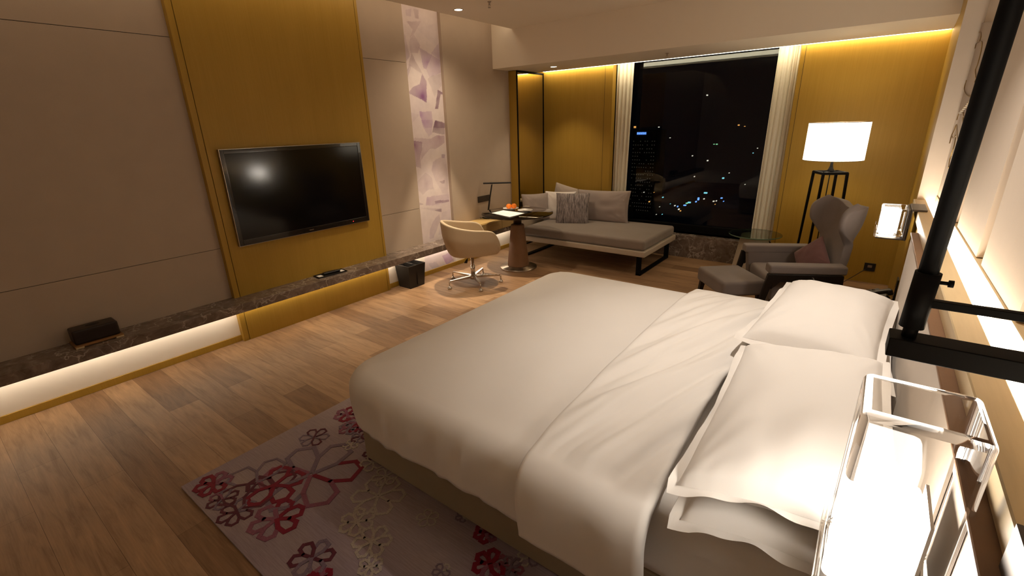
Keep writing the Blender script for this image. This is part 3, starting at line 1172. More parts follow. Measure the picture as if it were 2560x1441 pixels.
PG = 'white bed pillows at the headboard'
add_pillow('pillow', 'lower white pillow nearest the camera, under the top near pillow', 'pillow', .235, .50, .085, 11, (4.225, 1.63, .675), (0, R(-4), R(1)), 'bed_linen', PG)
add_pillow('pillow', 'plump white pillow on top of the near pillow stack beside the glass lamp', 'pillow', .25, .53, .105, 23, (4.205, 1.675, .79), (0, R(-6), R(2)), 'bed_linen', PG, fl=.028)
add_pillow('pillow', 'lower white pillow at the far side of the bed beside the armchair', 'pillow', .235, .47, .085, 31, (4.235, 2.70, .665), (0, R(-4), R(0)), 'bed_linen', PG)
add_pillow('pillow', 'plump white pillow on top of the far pillow stack, brightly lit', 'pillow', .255, .50, .115, 47, (4.20, 2.72, .775), (0, R(2), R(-4)), 'bed_linen', PG)

# ------------------------------------------------------------------ headboard
HZ = 1.18
t = thing('headboard', 'long upholstered headboard with a pale wood top rail', 'headboard', (4.55, 2.0, 0))
b = MB(); b.box(-.045, -.005, Y0 - 2 + .05, 1.45, .10, 1.105)
obj('cushion_panel', b, 'headboard_fabric', t, bevel=.012)
b = MB(); b.box(-.052, -.010, Y0 - 2 + .05, 1.46, 1.108, 1.118)
obj('piping_strip', b, 'cone_leather', t, bevel=.002, seg=1)
b = MB(); b.box(-.020, .047, Y0 - 2 + .05, 2.425, 1.12, HZ)
obj('top_rail', b, 'pale_veneer', t, bevel=.003, seg=1)
b = MB(); b.box(-.005, .047, Y0 - 2 + .05, 2.425, 0.002, 1.12)
obj('backing', b, 'gold_veneer', t)
b = MB(); b.box(.047, .1, Y0 - 2 + .05, 2.42, .9, 1.12)
obj('trough', b, 'plaster', t)
# outlet plate on wainscot
p = (4.545, 4.13, .50)
t = thing('outlet_plate', 'dark vertical socket plate on the wood panel beside the nightstand', 'socket', p)
b = MB(); b.box(-.010, 0, -.05, .05, -.16, .16)
obj('plate', b, 'black_plastic', t, bevel=.002)
for k in range(3):
    b = MB(); b.box(-.0115, -.009, -.03, .03, -.12 + k * .09, -.07 + k * .09)
    obj('socket_insert', b, 'tv_bezel', t)


# ------------------------------------------------------------------ bedside glass lamps
def glass_block(b, x0, x1, y0, y1, z0, z1, r, seg=6):
    """rounded box shell: flat faces material 0, rounded edges material 1"""
    import bmesh
    bm = bmesh.new()
    bmesh.ops.create_cube(bm, size=1)
    for v in bm.verts:
        v.co = Vector((x0 if v.co.x < 0 else x1, y0 if v.co.y < 0 else y1, z0 if v.co.z < 0 else z1))
    bmesh.ops.bevel(bm, geom=list(bm.edges), offset=r, segments=seg, profile=.5, affect='EDGES')
    bm.verts.ensure_lookup_table()
    vs = [v.co.copy() for v in bm.verts]
    for f in bm.faces:
        n = f.normal
        flat = max(abs(n.x), abs(n.y), abs(n.z)) > .999
        k = len(b.v)
    base_ = len(b.v)
    b.v += [tuple(v) for v in vs]
    for f in bm.faces:
        n = f.normal
        flat = max(abs(n.x), abs(n.y), abs(n.z)) > .999 and f.calc_area() > (r * r)
        b.f.append([base_ + v.index for v in f.verts])
        b.m.append(0 if flat else 1)
        b.s.append(True)
    bm.free()


def bedside(label, loc, dx, dy, dz, core_top, ledge_dx, bz, by):
    t = thing('bedside_lamp', label, 'wall lamp', loc, group='glass block bedside lamps')
    # local: x 0 = left face .. dx, y centre, z 0 = top
    b = MB()
    glass_block(b, 0, dx, -dy / 2, dy / 2, -dz, 0, min(dx, dy) * .085)
    o = obj('glass_block', b, ['lamp_glass', 'glass_edge'], t)
    b = MB()
    w = .012
    b.box(dx * .07, dx * .74, -dy * .36, dy * .36, -dz + .012, -core_top)
    obj('glowing_core', b, 'lamp_core', t, bevel=.012)
    b = MB(); b.box(dx * .76, dx * .79, -dy * .38, dy * .38, -dz + .010, -core_top + .004)  # opaque plate added to keep the core's light off the headboard
    obj('core_backplate', b, 'white_plastic', t)
    b = MB(); b.box(-.012, -.004, -dy / 2, dy / 2, -dz - .004, -dz + .045)
    b.box(-.012, dx + .02, -dy / 2, dy / 2, -dz - .012, -dz - .004)
    obj('glass_tray', b, 'lamp_glass', t, bevel=.002)
    b = MB(); b.box(dx + .014, dx + .022, by[0], by[1], -dz - .012, bz)
    b.box(dx + .022, dx + .022 + ledge_dx, by[0], by[1], bz - .012, bz)
    b.box(dx + .012, dx + .020, by[0], dy / 2 + .005, -dz - .020, -dz + .06)
    b.box(0.0, dx + .015, -dy / 2, dy / 2, -dz - .020, -dz - .012)
    obj('bracket', b, 'bracket_metal', t, bevel=.001, seg=1)
    b = MB()
    for k in ((.25, .5, .78) if by[0] > -dy else ()):
        for yy in (-dy / 2 - .006,):
            b.lathe([(.0001, 0), (.003, 0), (.003, .002), (.0001, .002)], 10, cap=False)
            for i in range(len(b.v) - 40, len(b.v)):
                x, y, z = b.v[i]
                b.v[i] = (x + dx + .008, yy + z, y - dz * k)
    if by[0] > -dy:
        b.box(dx + .001, dx + .012, -dy / 2 - .004, dy / 2 + .004, -dz - .01, 0)
    if b.v:
        obj('screw_rail', b, 'bracket_metal', t)
    return t


bedside('small glowing glass block lamp on the far end of the headboard', (4.352, 3.97, 1.185), .135, .26, .175, .018, .068, .006, (-.135, .135))
bedside('large clear glass block lamp closest to the camera above the near pillow', (4.328, 1.03, 1.26), .182, .18, .40, .212, .045, -.060, (-.29, -.185))

# ------------------------------------------------------------------ black pole rack near the camera
t = thing('pole_stand', 'black steel pole with clamp collar and two horizontal bars close to the camera', 'metal stand', (4.37, .985, 1.4))
b = MB(); b.tube([(0, 0, 0.10), (.0325, 0, ZC - 1.402)], .0135, 20)
obj('upper_pole', b, 'black_metal', t)
b = MB(); b.tube([(-.003, 0, -.02), (0, 0, .05)], .0105, 16)
obj('lower_pole', b, 'black_metal', t)
b = MB(); b.tube([(-.002, 0, .018), (0.001, 0, .115)], .0175, 24)
obj('collar', b, 'black_metal', t)
b = MB(); b.tube([(.015, 0, .10), (.030, 0, .100)], .003, 10); b.tube([(.028, 0, .100), (.0345, 0, .100)], .006, 12)
obj('knob', b, 'black_metal', t)
b = MB(); b.box(-.028, .283, -.025, .026, -.034, 0)
obj('lower_bar', b, 'black_metal', t, bevel=.002)
b = MB(); b.box(.012, .283, -.007, .007, .057, .070)
obj('upper_bar', b, 'black_metal', t, bevel=.001, seg=1)

# ------------------------------------------------------------------ wall art
t = thing('wall_art', 'brass line sculpture of curling blossom outlines on the far headboard wall', 'wall art', (4.645, 4.2, 1.2))


def art(pts):
    out = []
    for u, v in pts:
        p = on(2240 + u / 3.431, v / 3.431, 0, 4.646)
        out.append((-.004, min(p.y, 4.41) - 4.2, p.z - 1.2))
    return out


def smooth_path(p, k=5):
    P = [Vector(q) for q in p]
    out = []
    for i in range(len(P) - 1):
        p0 = P[max(0, i - 1)]; p1 = P[i]; p2 = P[i + 1]; p3 = P[min(len(P) - 1, i + 2)]
        for j in range(k):
            s = j / k
            out.append(.5 * ((2 * p1) + (p2 - p0) * s + (2 * p0 - 5 * p1 + 4 * p2 - p3) * s * s + (-p0 + 3 * p1 - 3 * p2 + p3) * s ** 3))
    out.append(P[-1])
    return out


WIRES = [[(700, 300), (718, 278), (737, 280), (738, 320), (728, 355), (748, 360), (742, 430), (715, 540), (692, 600), (693, 650), (700, 672), (750, 640)],
         [(728, 355), (690, 380), (665, 415), (668, 430)],
         [(700, 672), (685, 708), (700, 705), (730, 670)],
         [(585, 700), (590, 760), (610, 810), (645, 832), (685, 820)],
         [(530, 1030), (550, 970), (580, 940), (620, 925), (640, 890), (650, 850), (690, 825)],
         [(590, 960), (590, 1000), (620, 1005), (640, 985), (660, 940)],
         [(585, 1005), (588, 1060), (610, 1110)],
         [(443, 1220), (450, 1195), (480, 1160), (495, 1185), (520, 1160)], [(480, 1160), (510, 1110), (530, 1070), (535, 1180), (560, 1240)],
         [(520, 1180), (505, 1260), (470, 1370), (460, 1440)]]
b = MB()
for w_ in WIRES:
    b.tube(smooth_path(art(w_)), .0028, 6)
obj('brass_wire', b, 'brass', t)
b = MB()
r = rnd(4)
for i in range(9):
    u = 555 + i * 15; v = 980 - i * 16
    pp = art([(u, v), (u + 12, v - 14), (u + 26, v - 10)])
    b.tube(smooth_path(pp, 4), [.004] * 3 + [.010] * 3 + [.004] * 3, 8)
obj('petals', b, 'steel', t)
b = MB()
pl = art([(725, 215), (880, 180), (600, 1120), (525, 960), (560, 800), (660, 430)])
b.prism([(p[1], p[2]) for p in pl], -.0025, .005, axis=0)
obj('backing_panel', b, 'wall_fabric', t)

# ------------------------------------------------------------------ nightstand and phone
t = thing('nightstand', 'low wood nightstand against the headboard beyond the far pillows', 'nightstand', (4.27, 3.80, 0))
b = MB(); b.box(-.21, .22, -.40, .40, .06, .47)
obj('body', b, 'cone_leather', t, bevel=.004, seg=1)
b = MB(); b.box(-.22, .222, -.41, .41, .47, .50)
obj('top', b, 'tray_wood', t, bevel=.003, seg=1)
b = MB(); b.box(-.19, .20, -.38, .38, 0, .06)
obj('plinth', b, 'black_plastic', t)
b = MB(); b.box(-.222, -.21, -.39, .39, .09, .45)
d = obj('drawer', b, 'cone_leather', t, bevel=.002, seg=1)
b = MB(); b.box(-.234, -.222, -.06, .06, .26, .272)
obj('handle', b, 'steel', d)
t = thing('telephone', 'black desk telephone on the nightstand with its handset cradled', 'telephone', (4.40, 4.02, .50), R(20))
b = MB(); b.add([(-.085, -.10, 0), (.085, -.10, 0), (.085, .10, 0), (-.085, .10, 0), (-.085, -.10, .025), (.085, -.10, .07), (.085, .10, .07), (-.085, .10, .025)],
                [(3, 2, 1, 0), (4, 5, 6, 7), (0, 1, 5, 4), (1, 2, 6, 5), (2, 3, 7, 6), (3, 0, 4, 7)])
obj('base', b, 'black_plastic', t, bevel=.006)
b = MB(); b.bar((-.07, -.06, .065), (.09, -.06, .105), .045, .025); b.bar((-.085, -.06, .05), (-.05, -.06, .06), .05, .04); b.bar((.07, -.06, .09), (.10, -.06, .10), .05, .04)
obj('handset', b, 'black_plastic', t, bevel=.008)
b = MB()
for i in range(4):
    for j in range(3):
        x = -.045 + i * .03; y = .01 + j * .028
        z = .025 + .045 * (x + .085) / .17
        b.box(x - .009, x + .009, y - .009, y + .009, z, z + .006)
obj('keypad', b, 'bracket_metal', t)
p1 = on(2174, 668, 1, YF)
b = MB()
b.tube(smooth_path([(p1.x - .03, YF - .005, p1.z - .03), (p1.x - .1, YF - .10, .10), (4.10, 5.6, .01), (4.12, 4.9, .01), (4.02, 4.40, .12), (4.02, 4.25, .53), (4.10, 4.08, .512), (4.28, 4.02, .512), (4.31, 4.02, .52)], 8), .0035, 8)
tag(obj('cord', b, 'black_plastic'), 'thin black cord looping from the wall socket to the telephone', 'cord')
t = thing('wall_socket', 'square dark wall socket low on the golden wall beside the armchair', 'socket', (p1.x, YF, p1.z))
b = MB(); b.box(-.05, .05, -.008, -.001, -.045, .045)
obj('plate', b, 'black_plastic', t, bevel=.002)
b = MB(); b.box(-.02, .02, -.012, -.007, -.005, .022)
obj('insert', b, 'steel', t, bevel=.002)

# ------------------------------------------------------------------ armchair
AR = R(-63)
t = thing('armchair', 'grey wing back armchair with dark wood frame in the far right corner', 'armchair', (3.81, 4.70, 0), AR)
b = MB(); b.box(-.285, .285, -.24, .27, .20, .33)
obj('seat_base', b, 'grey_upholstery', t, bevel=.02, seg=3)
b = MB(); b.box(-.275, .275, -.25, .24, .33, .455)
obj('seat_cushion', b, 'grey_upholstery', t, bevel=.04, seg=4)
for sx in (-1, 1):
    b = MB()
    x0, x1 = sorted((sx * .29, sx * .375))
    b.prism([(-.24, .28), (.26, .30), (.28, .56), (-.28, .56)], x0, x0 + .06 if sx > 0 else x1, axis=0)
    xa, xb = sorted((sx * .285, sx * .405))
    b.box(xa, xb, -.30, .285, .535, .610)
    obj('armrest', b, 'grey_upholstery', t, bevel=.018, seg=3)
for sx in (-1, 1):
    xx = sx * .385
    for ya, yb in ((-.275, -.385), (.235, .275)):
        b = MB()
        b.bar((xx, ya, .53), (xx, yb, .0), .036, .060, .026, .030, up=(0, 1, 0))
        obj('leg', b, 'dark_leg_wood', t, bevel=.005)
    b = MB()
    b.bar((xx, -.29, .502), (xx, .255, .502), .036, .066)
    b.prism([(-.262, .472), (-.20, .472), (-.268, .40)], xx - .017, xx + .017, axis=0)
    b.prism([(.215, .472), (.155, .472), (.222, .40)], xx - .017, xx + .017, axis=0)
    obj('side_rail', b, 'dark_leg_wood', t, bevel=.004)
# wing back: lofted shell
b = MB()
ROWS = [  # z, y centre, half width, wing forward depth
    (.24, .245, .27, 0), (.40, .270, .262, 0), (.52, .300, .252, 0), (.60, .318, .247, 0), (.67, .334, .245, .01), (.74, .352, .252, .03),
    (.795, .372, .305, .11), (.85, .392, .345, .18), (.91, .406, .358, .20), (.955, .414, .352, .19), (.985, .418, .335, .15), (1.005, .420, .30, .09)]



def interp_rows(v):
    k = v * (len(ROWS) - 1)
    i = min(int(k), len(ROWS) - 2)
    f = k - i
    P = [ROWS[max(0, i - 1)], ROWS[i], ROWS[i + 1], ROWS[min(len(ROWS) - 1, i + 2)]]
    out = []
    for q in range(4):
        p0, p1_, p2, p3 = (p[q] for p in P)
        out.append(.5 * ((2 * p1_) + (p2 - p0) * f + (2 * p0 - 5 * p1_ + 4 * p2 - p3) * f * f + (-p0 + 3 * p1_ - 3 * p2 + p3) * f ** 3))
    return out


def back(u, v):
    z, yc, hw_, wg = interp_rows(v)
    s = -1 + 2 * u
    x = hw_ * (s if abs(s) < .75 else math.copysign(.75 + (abs(s) - .75) * (1 - .75 * min(1, wg / .2)), s)) * (1 + .0)
    fw = wg * max(0, (abs(s) - .42) / .58) ** 1.6
    q_ = min(1, max(0, (v - .45) / .45))
    zz = z + .015 + .055 * math.sin(math.pi / 2 * min(1, abs(s) * 1.15)) ** 2 * q_ * q_ * (3 - 2 * q_)
    return (x, yc - fw, zz)


b.grid(back, 41, 45)
o = obj('wing_back', b, 'grey_upholstery', t, solid=.065)
q = o.modifiers.new('sub', 'SUBSURF'); q.levels = 1; q.render_levels = 1
cc = add_pillow('cushion', 'small dusty mauve cushion leaning in the armchair corner', 'cushion', .15, .15, .06, 61, (3.96, 4.80, .565), (R(62), R(40), AR), 'mauve_cushion', fl=0)

# ottoman
t = thing('ottoman', 'square grey footstool with dark tapered legs in front of the armchair', 'footstool', (3.385, 4.46, 0), R(-50))
b = MB(); b.box(-.26, .26, -.20, .20, .285, .422)
obj('cushion_top', b, 'grey_upholstery', t, bevel=.03, seg=4)
for sx in (-1, 1):
    for sy in (-1, 1):
        b = MB(); b.bar((sx * .215, sy * .155, .29), (sx * .25, sy * .185, 0), .045, .045, .024, .024, up=(0, 1, 0))
        obj('leg', b, 'dark_leg_wood', t, bevel=.004)

# side table
t = thing('side_table', 'round green tinted glass side table between footstool and curtain', 'side table', (3.30, 5.88, 0))
b = MB(); b.lathe([(.0, .492), (.275, .492)], 64, cap=False); b.lathe([(.275, .504), (.0, .504)], 64, cap=False)
b.mi = 1
b.lathe([(.275, .492), (.278, .495), (.278, .501), (.275, .504)], 64, cap=False)
obj('glass_top', b, ['green_glass', 'green_glass_edge'], t)
b = MB(); b.lathe([(.215, .0), (.21, .02), (.145, .47), (.14, .491)], 48)
obj('drum_base', b, 'cream_platform', t)

# ------------------------------------------------------------------ floor lamp
LX, LY = 3.925, 5.62
t = thing('floor_lamp', 'tall floor lamp with a glowing white drum shade and black four legged stand', 'floor lamp', (LX, LY, 0), R(28))
b = MB(); b.lathe([(.250, 1.355), (.248, 1.70)], 64, cap=False)
obj('lamp_shade', b, 'shade_fabric', t, solid=.003)
b = MB(); b.tube([(.25 * math.cos(a * math.pi / 24), .25 * math.sin(a * math.pi / 24), 1.355) for a in range(48)], .003, 6, closed=True)
obj('shade_ring', b, 'steel', t)
b = MB()
b.tube([(.248 * math.cos(a * math.pi / 24), .248 * math.sin(a * math.pi / 24), 1.70) for a in range(48)], .003, 6, closed=True)
for k in range(3):
    a = k * 2 * math.pi / 3
    b.tube([(0, 0, 1.66), (.248 * math.cos(a), .248 * math.sin(a), 1.66)], .002, 6)
obj('shade_ring', b, 'steel', t)
b = MB(); b.lathe([(.030, 1.235), (.032, 1.25), (.020, 1.275), (.013, 1.30), (.012, 1.33), (.009, 1.335), (.009, 1.67)], 24)
obj('stem', b, 'black_metal', t)
b = MB()
hq = .105
for (x0, y0, x1, y1) in ((-hq, -hq, hq, -hq), (hq, -hq, hq, hq), (hq, hq, -hq, hq), (-hq, hq, -hq, -hq), (-hq, -hq, hq, hq), (-hq, hq, hq, -hq)):
    b.bar((x0, y0, 1.235), (x1, y1, 1.235), .020, .024)
obj('top_frame', b, 'black_metal', t)
for sx in (-1, 1):
    for sy in (-1, 1):
        b = MB(); b.bar((sx * hq, sy * hq, 1.24), (sx * .135, sy * .135, 0), .021, .021, .015, .015, up=(0, 1, 0))
        obj('leg', b, 'black_metal', t)
b = MB(); b.tube([(0, 0, 1.235), (0, 0, .25)], .005, 8)
for (x0, y0, x1, y1) in ((-.13, -.13, .13, .13), (-.13, .13, .13, -.13)):
    b.bar((x0, y0, .25), (x1, y1, .25), .012, .012)
obj('lower_brace', b, 'black_metal', t)
point('floor_lamp_bulb', (LX, LY, 1.53), LIGHT['shade_bulb'], (1, .84, .6), .05)

# ------------------------------------------------------------------ daybed
DX0, DX1, DY0, DY1 = .42, 2.30, 5.12, 6.20
t = thing('daybed', 'long low grey daybed on a cream platform in front of the window', 'daybed', ((DX0 + DX1) / 2, (DY0 + DY1) / 2, 0))
hx, hy = (DX1 - DX0) / 2, (DY1 - DY0) / 2
b = MB(); b.box(-hx, hx, -hy, hy, .245, .315)
obj('platform', b, 'cream_platform', t, bevel=.012)
b = MB(); b.box(-hx + .13, hx - .02, -hy + .02, hy - .02, .315, .44)
obj('seat_cushion', b, 'daybed_upholstery', t, bevel=.035, seg=4)
b = MB(); b.box(-hx - .10, -hx + .02, -hy + .16, hy, .30, .66)
obj('end_backrest', b, 'cream_platform', t, bevel=.045, seg=5)
for sx in (-1, 1):
    b = MB()
    xx = sx * (hx - .09)
    b.box(xx - .03, xx + .03, -hy + .06, -hy + .078, 0, .245)
    b.box(xx - .03, xx + .03, hy - .078, hy - .06, 0, .245)
    b.box(xx - .03, xx + .03, -hy + .06, hy - .06, 0, .016)
    obj('sled_leg', b, 'black_metal', t)
CG = None
add_pillow('cushion', 'taupe cushion leaning against the daybed end beside the mirror', 'cushion', .20, .19, .065, 71, (.44, 5.60, .635), (R(74), R(0), R(50)), 'taupe_cushion', fl=0)
add_pillow('cushion', 'pale grey cushion behind the white one with its corner pointing up', 'cushion', .30, .22, .075, 72, (.74, 6.07, .66), (R(80), R(12), R(6)), 'greige_cushion', fl=0)
add_pillow('cushion', 'plain white cushion on the daybed left of the striped one', 'cushion', .23, .215, .075, 73, (.70, 5.84, .625), (R(76), R(0), R(18)), 'white_cushion', fl=0, wr=1.0)
add_pillow('cushion', 'dark grey streaked square cushion in the middle of the daybed', 'cushion', .235, .225, .07, 74, (.98, 5.72, .625), (R(74), R(0), R(24)), 'striped_cushion', fl=0)
add_pillow('cushion', 'wide greige back cushion at the right against the left curtain', 'cushion', .40, .225, .085, 75, (1.28, 6.04, .64), (R(80), R(-1), R(4)), 'taupe_cushion', fl=0)

# ------------------------------------------------------------------ desk: wall box and round table
t = thing('wall_drawer_unit', 'low golden wood drawer box standing on the marble ledge under the desk lamp', 'drawer unit', (.145, 4.98, .410))
b = MB(); b.box(-.144, .145, -.60, .60, 0.0, .135)
obj('carcass', b, 'gold_veneer_flat', t, bevel=.002, seg=1)
b = MB(); b.box(.145, .158, -.595, -.003, .008, .127)
obj('drawer', b, 'gold_veneer_flat', t, bevel=.002, seg=1)
b = MB(); b.box(.145, .158, .003, .595, .008, .127)
obj('drawer', b, 'gold_veneer_flat', t, bevel=.002, seg=1)

TX, TY, TZ = .76, 4.72, .715
t = thing('desk', 'round smoked glass desk on a brown leather cone pedestal', 'desk', (TX, TY, 0))
b = MB(); b.lathe([(.0, TZ - .012), (.45, TZ - .012), (.453, TZ - .009), (.453, TZ - .003), (.45, TZ), (.0, TZ)], 80, cap=False)
obj('glass_top', b, 'smoked_glass', t)
b = MB(); b.lathe([(.24, 0), (.24, .008), (.235, .014), (.15, .024), (.145, .03)], 56)
obj('base_plate', b, 'steel', t)
b = MB(); b.lathe([(.142, .028), (.140, .04), (.085, .555), (.082, .565), (.06, .57)], 48)
obj('pedestal', b, 'cone_leather', t)
b = MB(); b.lathe([(.052, .565), (.052, .69), (.11, .695), (.11, TZ - .0125)], 40)
obj('neck', b, 'steel', t)

p = on(1277, 521.6, 2, TZ + .01)
t = thing('plate', 'white plate holding two oranges on the glass desk', 'plate', (p.x, p.y, TZ + .0005), group='white plates on the desk')
b = MB(); b.lathe([(.0, 0), (.055, 0), (.060, .003), (.098, .014), (.105, .017), (.104, .019), (.058, .007), (0, .006)], 40, cap=False)
obj('dish', b, 'white_ceramic', t)
PLT = p
for k, (dx, dy, lab) in enumerate(((-.028, .005, 'orange on the white plate, the left of the two'), (.036, .010, 'orange on the white plate, the right of the two'))):
    t = thing('orange', lab, 'orange', (p.x + dx * .8 - 0, p.y + dx * .6 + dy, TZ + .0065 + .0335), group='oranges on the plate')
    b = MB()
    b.lathe([(.0006, -.0335)] + [(.036 * math.sin(math.pi * i / 16), -.0335 * math.cos(math.pi * i / 16)) for i in range(1, 16)] + [(.0006, .0320)], 28)
    obj('peel', b, 'orange_peel', t)
    b = MB(); b.lathe([(.0035, .0318), (.003, .035), (.001, .0355)], 8)
    obj('stem_button', b, 'leaf_green', t)
p = on(1313, 526, 2, TZ + .01)
t = thing('plate', 'white plate with a folded napkin and fork on the glass desk', 'plate', (p.x, p.y, TZ + .0005), group='white plates on the desk')
b = MB(); b.lathe([(.0, 0), (.055, 0), (.060, .003), (.092, .012), (.098, .015), (.097, .017), (.058, .007), (0, .006)], 40, cap=False)
obj('dish', b, 'white_ceramic', t)
b = MB(); b.prism([(-.05, -.02), (.03, -.05), (.05, .0), (-.03, .035)], .0175, .023)
tag(obj('napkin', b, 'paper', loc=(p.x, p.y, TZ + .001), bevel=.002), 'folded white napkin lying on the second plate', 'napkin')
b = MB(); b.bar((-.07, .03, .027), (.04, .045, .027), .006, .002); b.bar((.04, .045, .027), (.075, .05, .028), .018, .002)
tag(obj('fork', b, 'chrome', loc=(p.x, p.y, TZ + .0002)), 'small metal fork on the napkin plate', 'fork')
# blotter and papers
q4 = [on(u, v, 2, TZ + .003) for u, v in ((1221, 533), (1262, 524), (1320, 532.5), (1275, 546.5))]
b = MB(); b.prism([(q.x, q.y) for q in q4], TZ + .0005, TZ + .006)
tag(obj('desk_blotter', b, 'black_leather', bevel=.001, seg=1), 'dark leather desk blotter under the white papers', 'desk pad')
q5 = [on(u, v, 2, TZ + .008) for u, v in ((1229.6, 533), (1257.8, 526.3), (1311, 533.5), (1274.5, 543))]
b = MB(); b.prism([(q.x, q.y) for q in q5], TZ + .0062, TZ + .0095)
b.mi = 1
ce = sum(q5, Vector()) / 4
for k in range(7):
    f = .15 + k * .11
    a = q5[0].lerp(q5[3], f).lerp(q5[1].lerp(q5[2], f), .12)
    c = q5[0].lerp(q5[3], f).lerp(q5[1].lerp(q5[2], f), .75 if k % 2 else .55)
    b.bar((a.x, a.y, TZ + .0097), (c.x, c.y, TZ + .0097), .003, .0004)
tag(obj('paper_sheets', b, ['paper', 'ink']), 'white printed sheets lying on the dark blotter', 'papers')

# desk lamp
p = on(1221, 545, 2, .545)
t = thing('desk_lamp', 'slim black desk lamp with a flat horizontal head on the wood drawer box', 'desk lamp', (p.x, p.y, .545), R(37))
b = MB(); b.lathe([(.085, 0), (.085, .012), (.078, .02), (.02, .024), (.018, .03)], 36)
obj('base', b, 'black_plastic', t)
b = MB(); b.bar((-.01, 0, .02), (.03, 0, .26), .026, .022, up=(1, 0, 0)); b.bar((.03, 0, .26), (.07, 0, .47), .022, .018, up=(1, 0, 0))
obj('arm', b, 'black_plastic', t, bevel=.002, seg=1)
b = MB(); b.tube([(.062, -.014, .465), (.062, .014, .465)], .012, 14)
obj('joint', b, 'steel', t)
b = MB(); b.box(-.05, .33, -.025, .025, .466, .484)
obj('head', b, 'black_plastic', t, bevel=.004)
b = MB()
b.tube(smooth_path([(-.07, 0, .01), (-.11, -.03, .005), (-.115, .03, .03), (-.09, .06, .02), (-.12, .09, .004)], 6), .003, 6)
obj('cable', b, 'black_plastic', t)

t = thing('power_outlet', 'dark rectangular outlet strip on the wall behind the desk lamp', 'socket', (.001, 4.965, .805))
b = MB(); b.box(0, .008, -.125, .125, -.042, .042)
obj('plate', b, 'bracket_metal', t, bevel=.002)
for k in (-.08, 0, .08):
    b = MB(); b.box(.008, .0095, k - .025, k + .025, -.025, .025)
    obj('socket_insert', b, 'bracket_metal', t)

# ------------------------------------------------------------------ desk chair
CHX, CHY = .70, 3.90
t = thing('desk_chair', 'cream leather bucket desk chair on a chrome five star base', 'desk chair', (CHX, CHY, 0), R(-33))
# local +Y = facing direction
b = MB()


def shell(u, v):
    # u along horseshoe from front-right round the back to front-left, v bottom..top
    a = R(-155) * (u - .5) * 2 * .5 * 2 / 2
    th_ = -math.pi / 2 + (u - .5) * 2 * R(128)
    s = abs(u - .5) * 2
    zt = .765 - .10 * min(1, s * 1.2) ** 1.5 - (.20 * max(0, (s - .80) / .20) ** 2.2)
    zb = .375 + .015 * s
    z = zb + (zt - zb) * v
    k = .84 + .16 * min(1, v * 1.8) ** .6
    rx, ry = .295 * k, .325 * k
    x = rx * math.copysign(abs(math.cos(th_)) ** .72, math.cos(th_))
    y = ry * math.copysign(abs(math.sin(th_)) ** .72, math.sin(th_))
    y += .035 - .03 * v * (1 - s)
    return (x, y, z)


b.grid(shell, 61, 16)
o = obj('bucket_shell', b, 'cream_leather', t, solid=.035, sub=1)
b = MB(); b.lathe([(.16, .355), (.23, .372), (.25, .40), (.245, .46), (.20, .485), (.05, .49)], 40)
obj('seat', b, 'cream_leather', t)
b = MB(); b.lathe([(.026, .09), (.026, .22), (.019, .225), (.019, .39)], 24); b.lathe([(.036, .055), (.04, .07), (.038, .10), (.026, .105)], 24)
obj('gas_column', b, 'chrome', t)
b = MB(); b.bar((.02, 0, .37), (.15, -.10, .34), .008, .006); b.bar((.15, -.10, .34), (.20, -.13, .315), .02, .008, .035, .012)
obj('height_lever', b, 'black_plastic', t, bevel=.002, seg=1)
for k in range(5):
    a = R(36 + 35 + 72 * k)
    ca_, sa = math.cos(a), math.sin(a)
    b = MB(); b.bar((.03 * ca_, .03 * sa, .085), (.315 * ca_, .315 * sa, .088), .036, .026, .018, .014)
    b.tube([(.31 * ca_, .31 * sa, .088), (.325 * ca_, .325 * sa, .075), (.325 * ca_, .325 * sa, .03)], .007, 8)
    g = obj('base_spoke', b, 'chrome', t)
    b = MB(); b.lathe([(.020, 0), (.026, .006), (.022, .018), (.012, .026), (.01, .032)], 20, c=(.325 * ca_, .325 * sa))
    obj('glide_foot', b, 'chrome', g)

# ------------------------------------------------------------------ waste bin
t = thing('waste_bin', 'black two compartment leather waste bin under the marble ledge', 'waste bin', (.135, 3.44, 0))
b = MB()
bo, to = (-.095, .095, -.105, .105), (-.115, .118, -.125, .125)
b.add([(bo[0], bo[2], 0), (bo[1], bo[2], 0), (bo[1], bo[3], 0), (bo[0], bo[3], 0), (to[0], to[2], .27), (to[1], to[2], .27), (to[1], to[3], .27), (to[0], to[3], .27)],
      [(3, 2, 1, 0), (0, 1, 5, 4), (1, 2, 6, 5), (2, 3, 7, 6), (3, 0, 4, 7)])
obj('body', b, 'black_leather', t, solid=.006)
b = MB(); b.box(to[0] + .004, to[1] - .004, -.003, .003, .03, .268)
obj('divider', b, 'black_leather', t)
b = MB(); b.tube([(to[0], to[2], .271), (to[1], to[2], .271), (to[1], to[3], .271), (to[0], to[3], .271)], .0025, 6, closed=True)
b.tube([(to[0], 0, .271), (to[1], 0, .271)], .0025, 6)
obj('rim', b, 'bracket_metal', t)

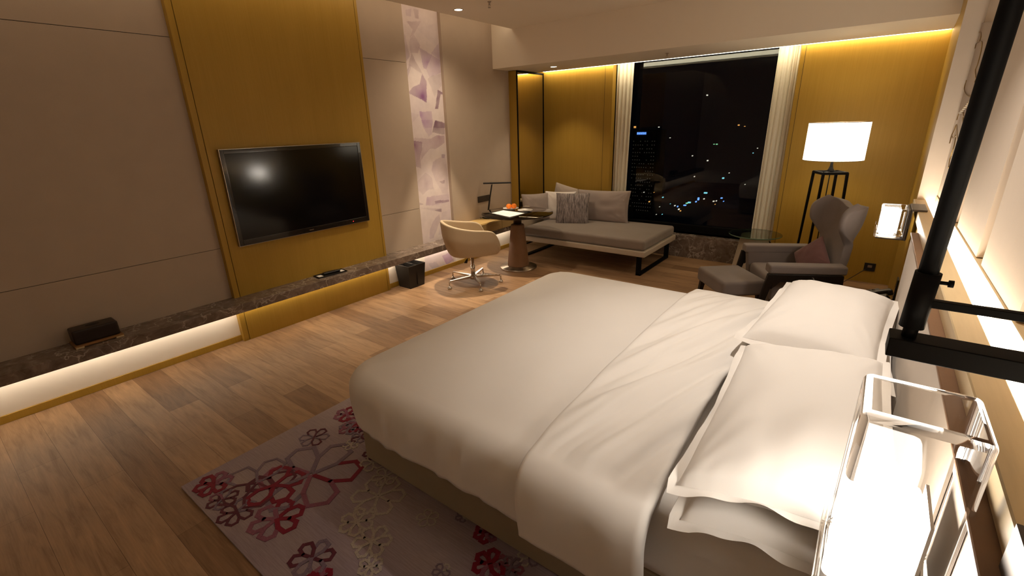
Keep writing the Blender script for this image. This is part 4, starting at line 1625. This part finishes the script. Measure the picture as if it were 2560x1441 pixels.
# ------------------------------------------------------------------ things on the ledge
LZ = .4105
t = thing('remote_tray', 'flat black tray on the ledge below the television', 'tray', (.135, 2.43, LZ), R(-4))
b = MB(); b.box(-.05, .05, -.145, .145, 0, .006)
for x0, x1, y0, y1 in ((-.055, -.048, -.15, .15), (.048, .055, -.15, .15), (-.05, .05, -.15, -.143), (-.05, .05, .143, .15)):
    b.box(x0, x1, y0, y1, 0, .012)
obj('dish', b, 'black_leather', t)
for y0, y1 in ((-.135, -.09), (.095, .137)):
    b = MB(); b.box(-.03, .03, y0, y1, .0062, .0075)
    obj('card_insert', b, 'paper', t)
t = thing('remote_control', 'black remote control lying in the tray on the ledge', 'remote control', (.135, 2.44, LZ + .0085), R(-7))
b = MB(); b.box(-.022, .022, -.085, .085, 0, .02)
obj('body', b, 'black_plastic', t, bevel=.006)
b = MB()
for i in range(8):
    for j in range(3):
        b.box(-.014 + j * .011, -.008 + j * .011, -.07 + i * .015, -.062 + i * .015, .02, .0225)
obj('buttons', b, 'bracket_metal', t)

t = thing('tissue_box', 'dark glossy wood tissue box with an oval slot on a small wooden tray', 'tissue box', (.10, .605, LZ + .018))
b = MB(); b.box(-.062, .068, -.125, .125, 0, .10)
obj('case', b, 'walnut_box', t, bevel=.012, seg=3)
b = MB()
b.prism([(.022 * math.cos(a * math.pi / 12) + .003, .04 * math.sin(a * math.pi / 12)) for a in range(24)], .0990, .1004)
obj('slot', b, 'rubber', t)
t = thing('small_tray', 'small reddish wooden tray under the tissue box on the marble ledge', 'tray', (.105, .605, LZ))
b = MB(); b.box(-.075, .085, -.135, .135, .004, .017)
obj('board', b, 'tray_wood', t, bevel=.002, seg=1)
for yy in (-.11, .11):
    b = MB(); b.box(-.06, .088, yy - .022, yy + .022, 0, .010)
    obj('foot', b, 'pale_veneer', t)

t = thing('black_box', 'black stationery box on the ledge behind the desk chair', 'box', (.10, 4.235, LZ))
b = MB(); b.box(-.09, .10, -.09, .09, 0, .035)
obj('case', b, 'black_leather', t, bevel=.003, seg=1)
b = MB(); b.box(-.06, .07, -.05, .07, .0352, .039)
tag(obj('note_card', b, 'paper', loc=(.10, 4.25, LZ)), 'small white card on top of the black stationery box', 'card')
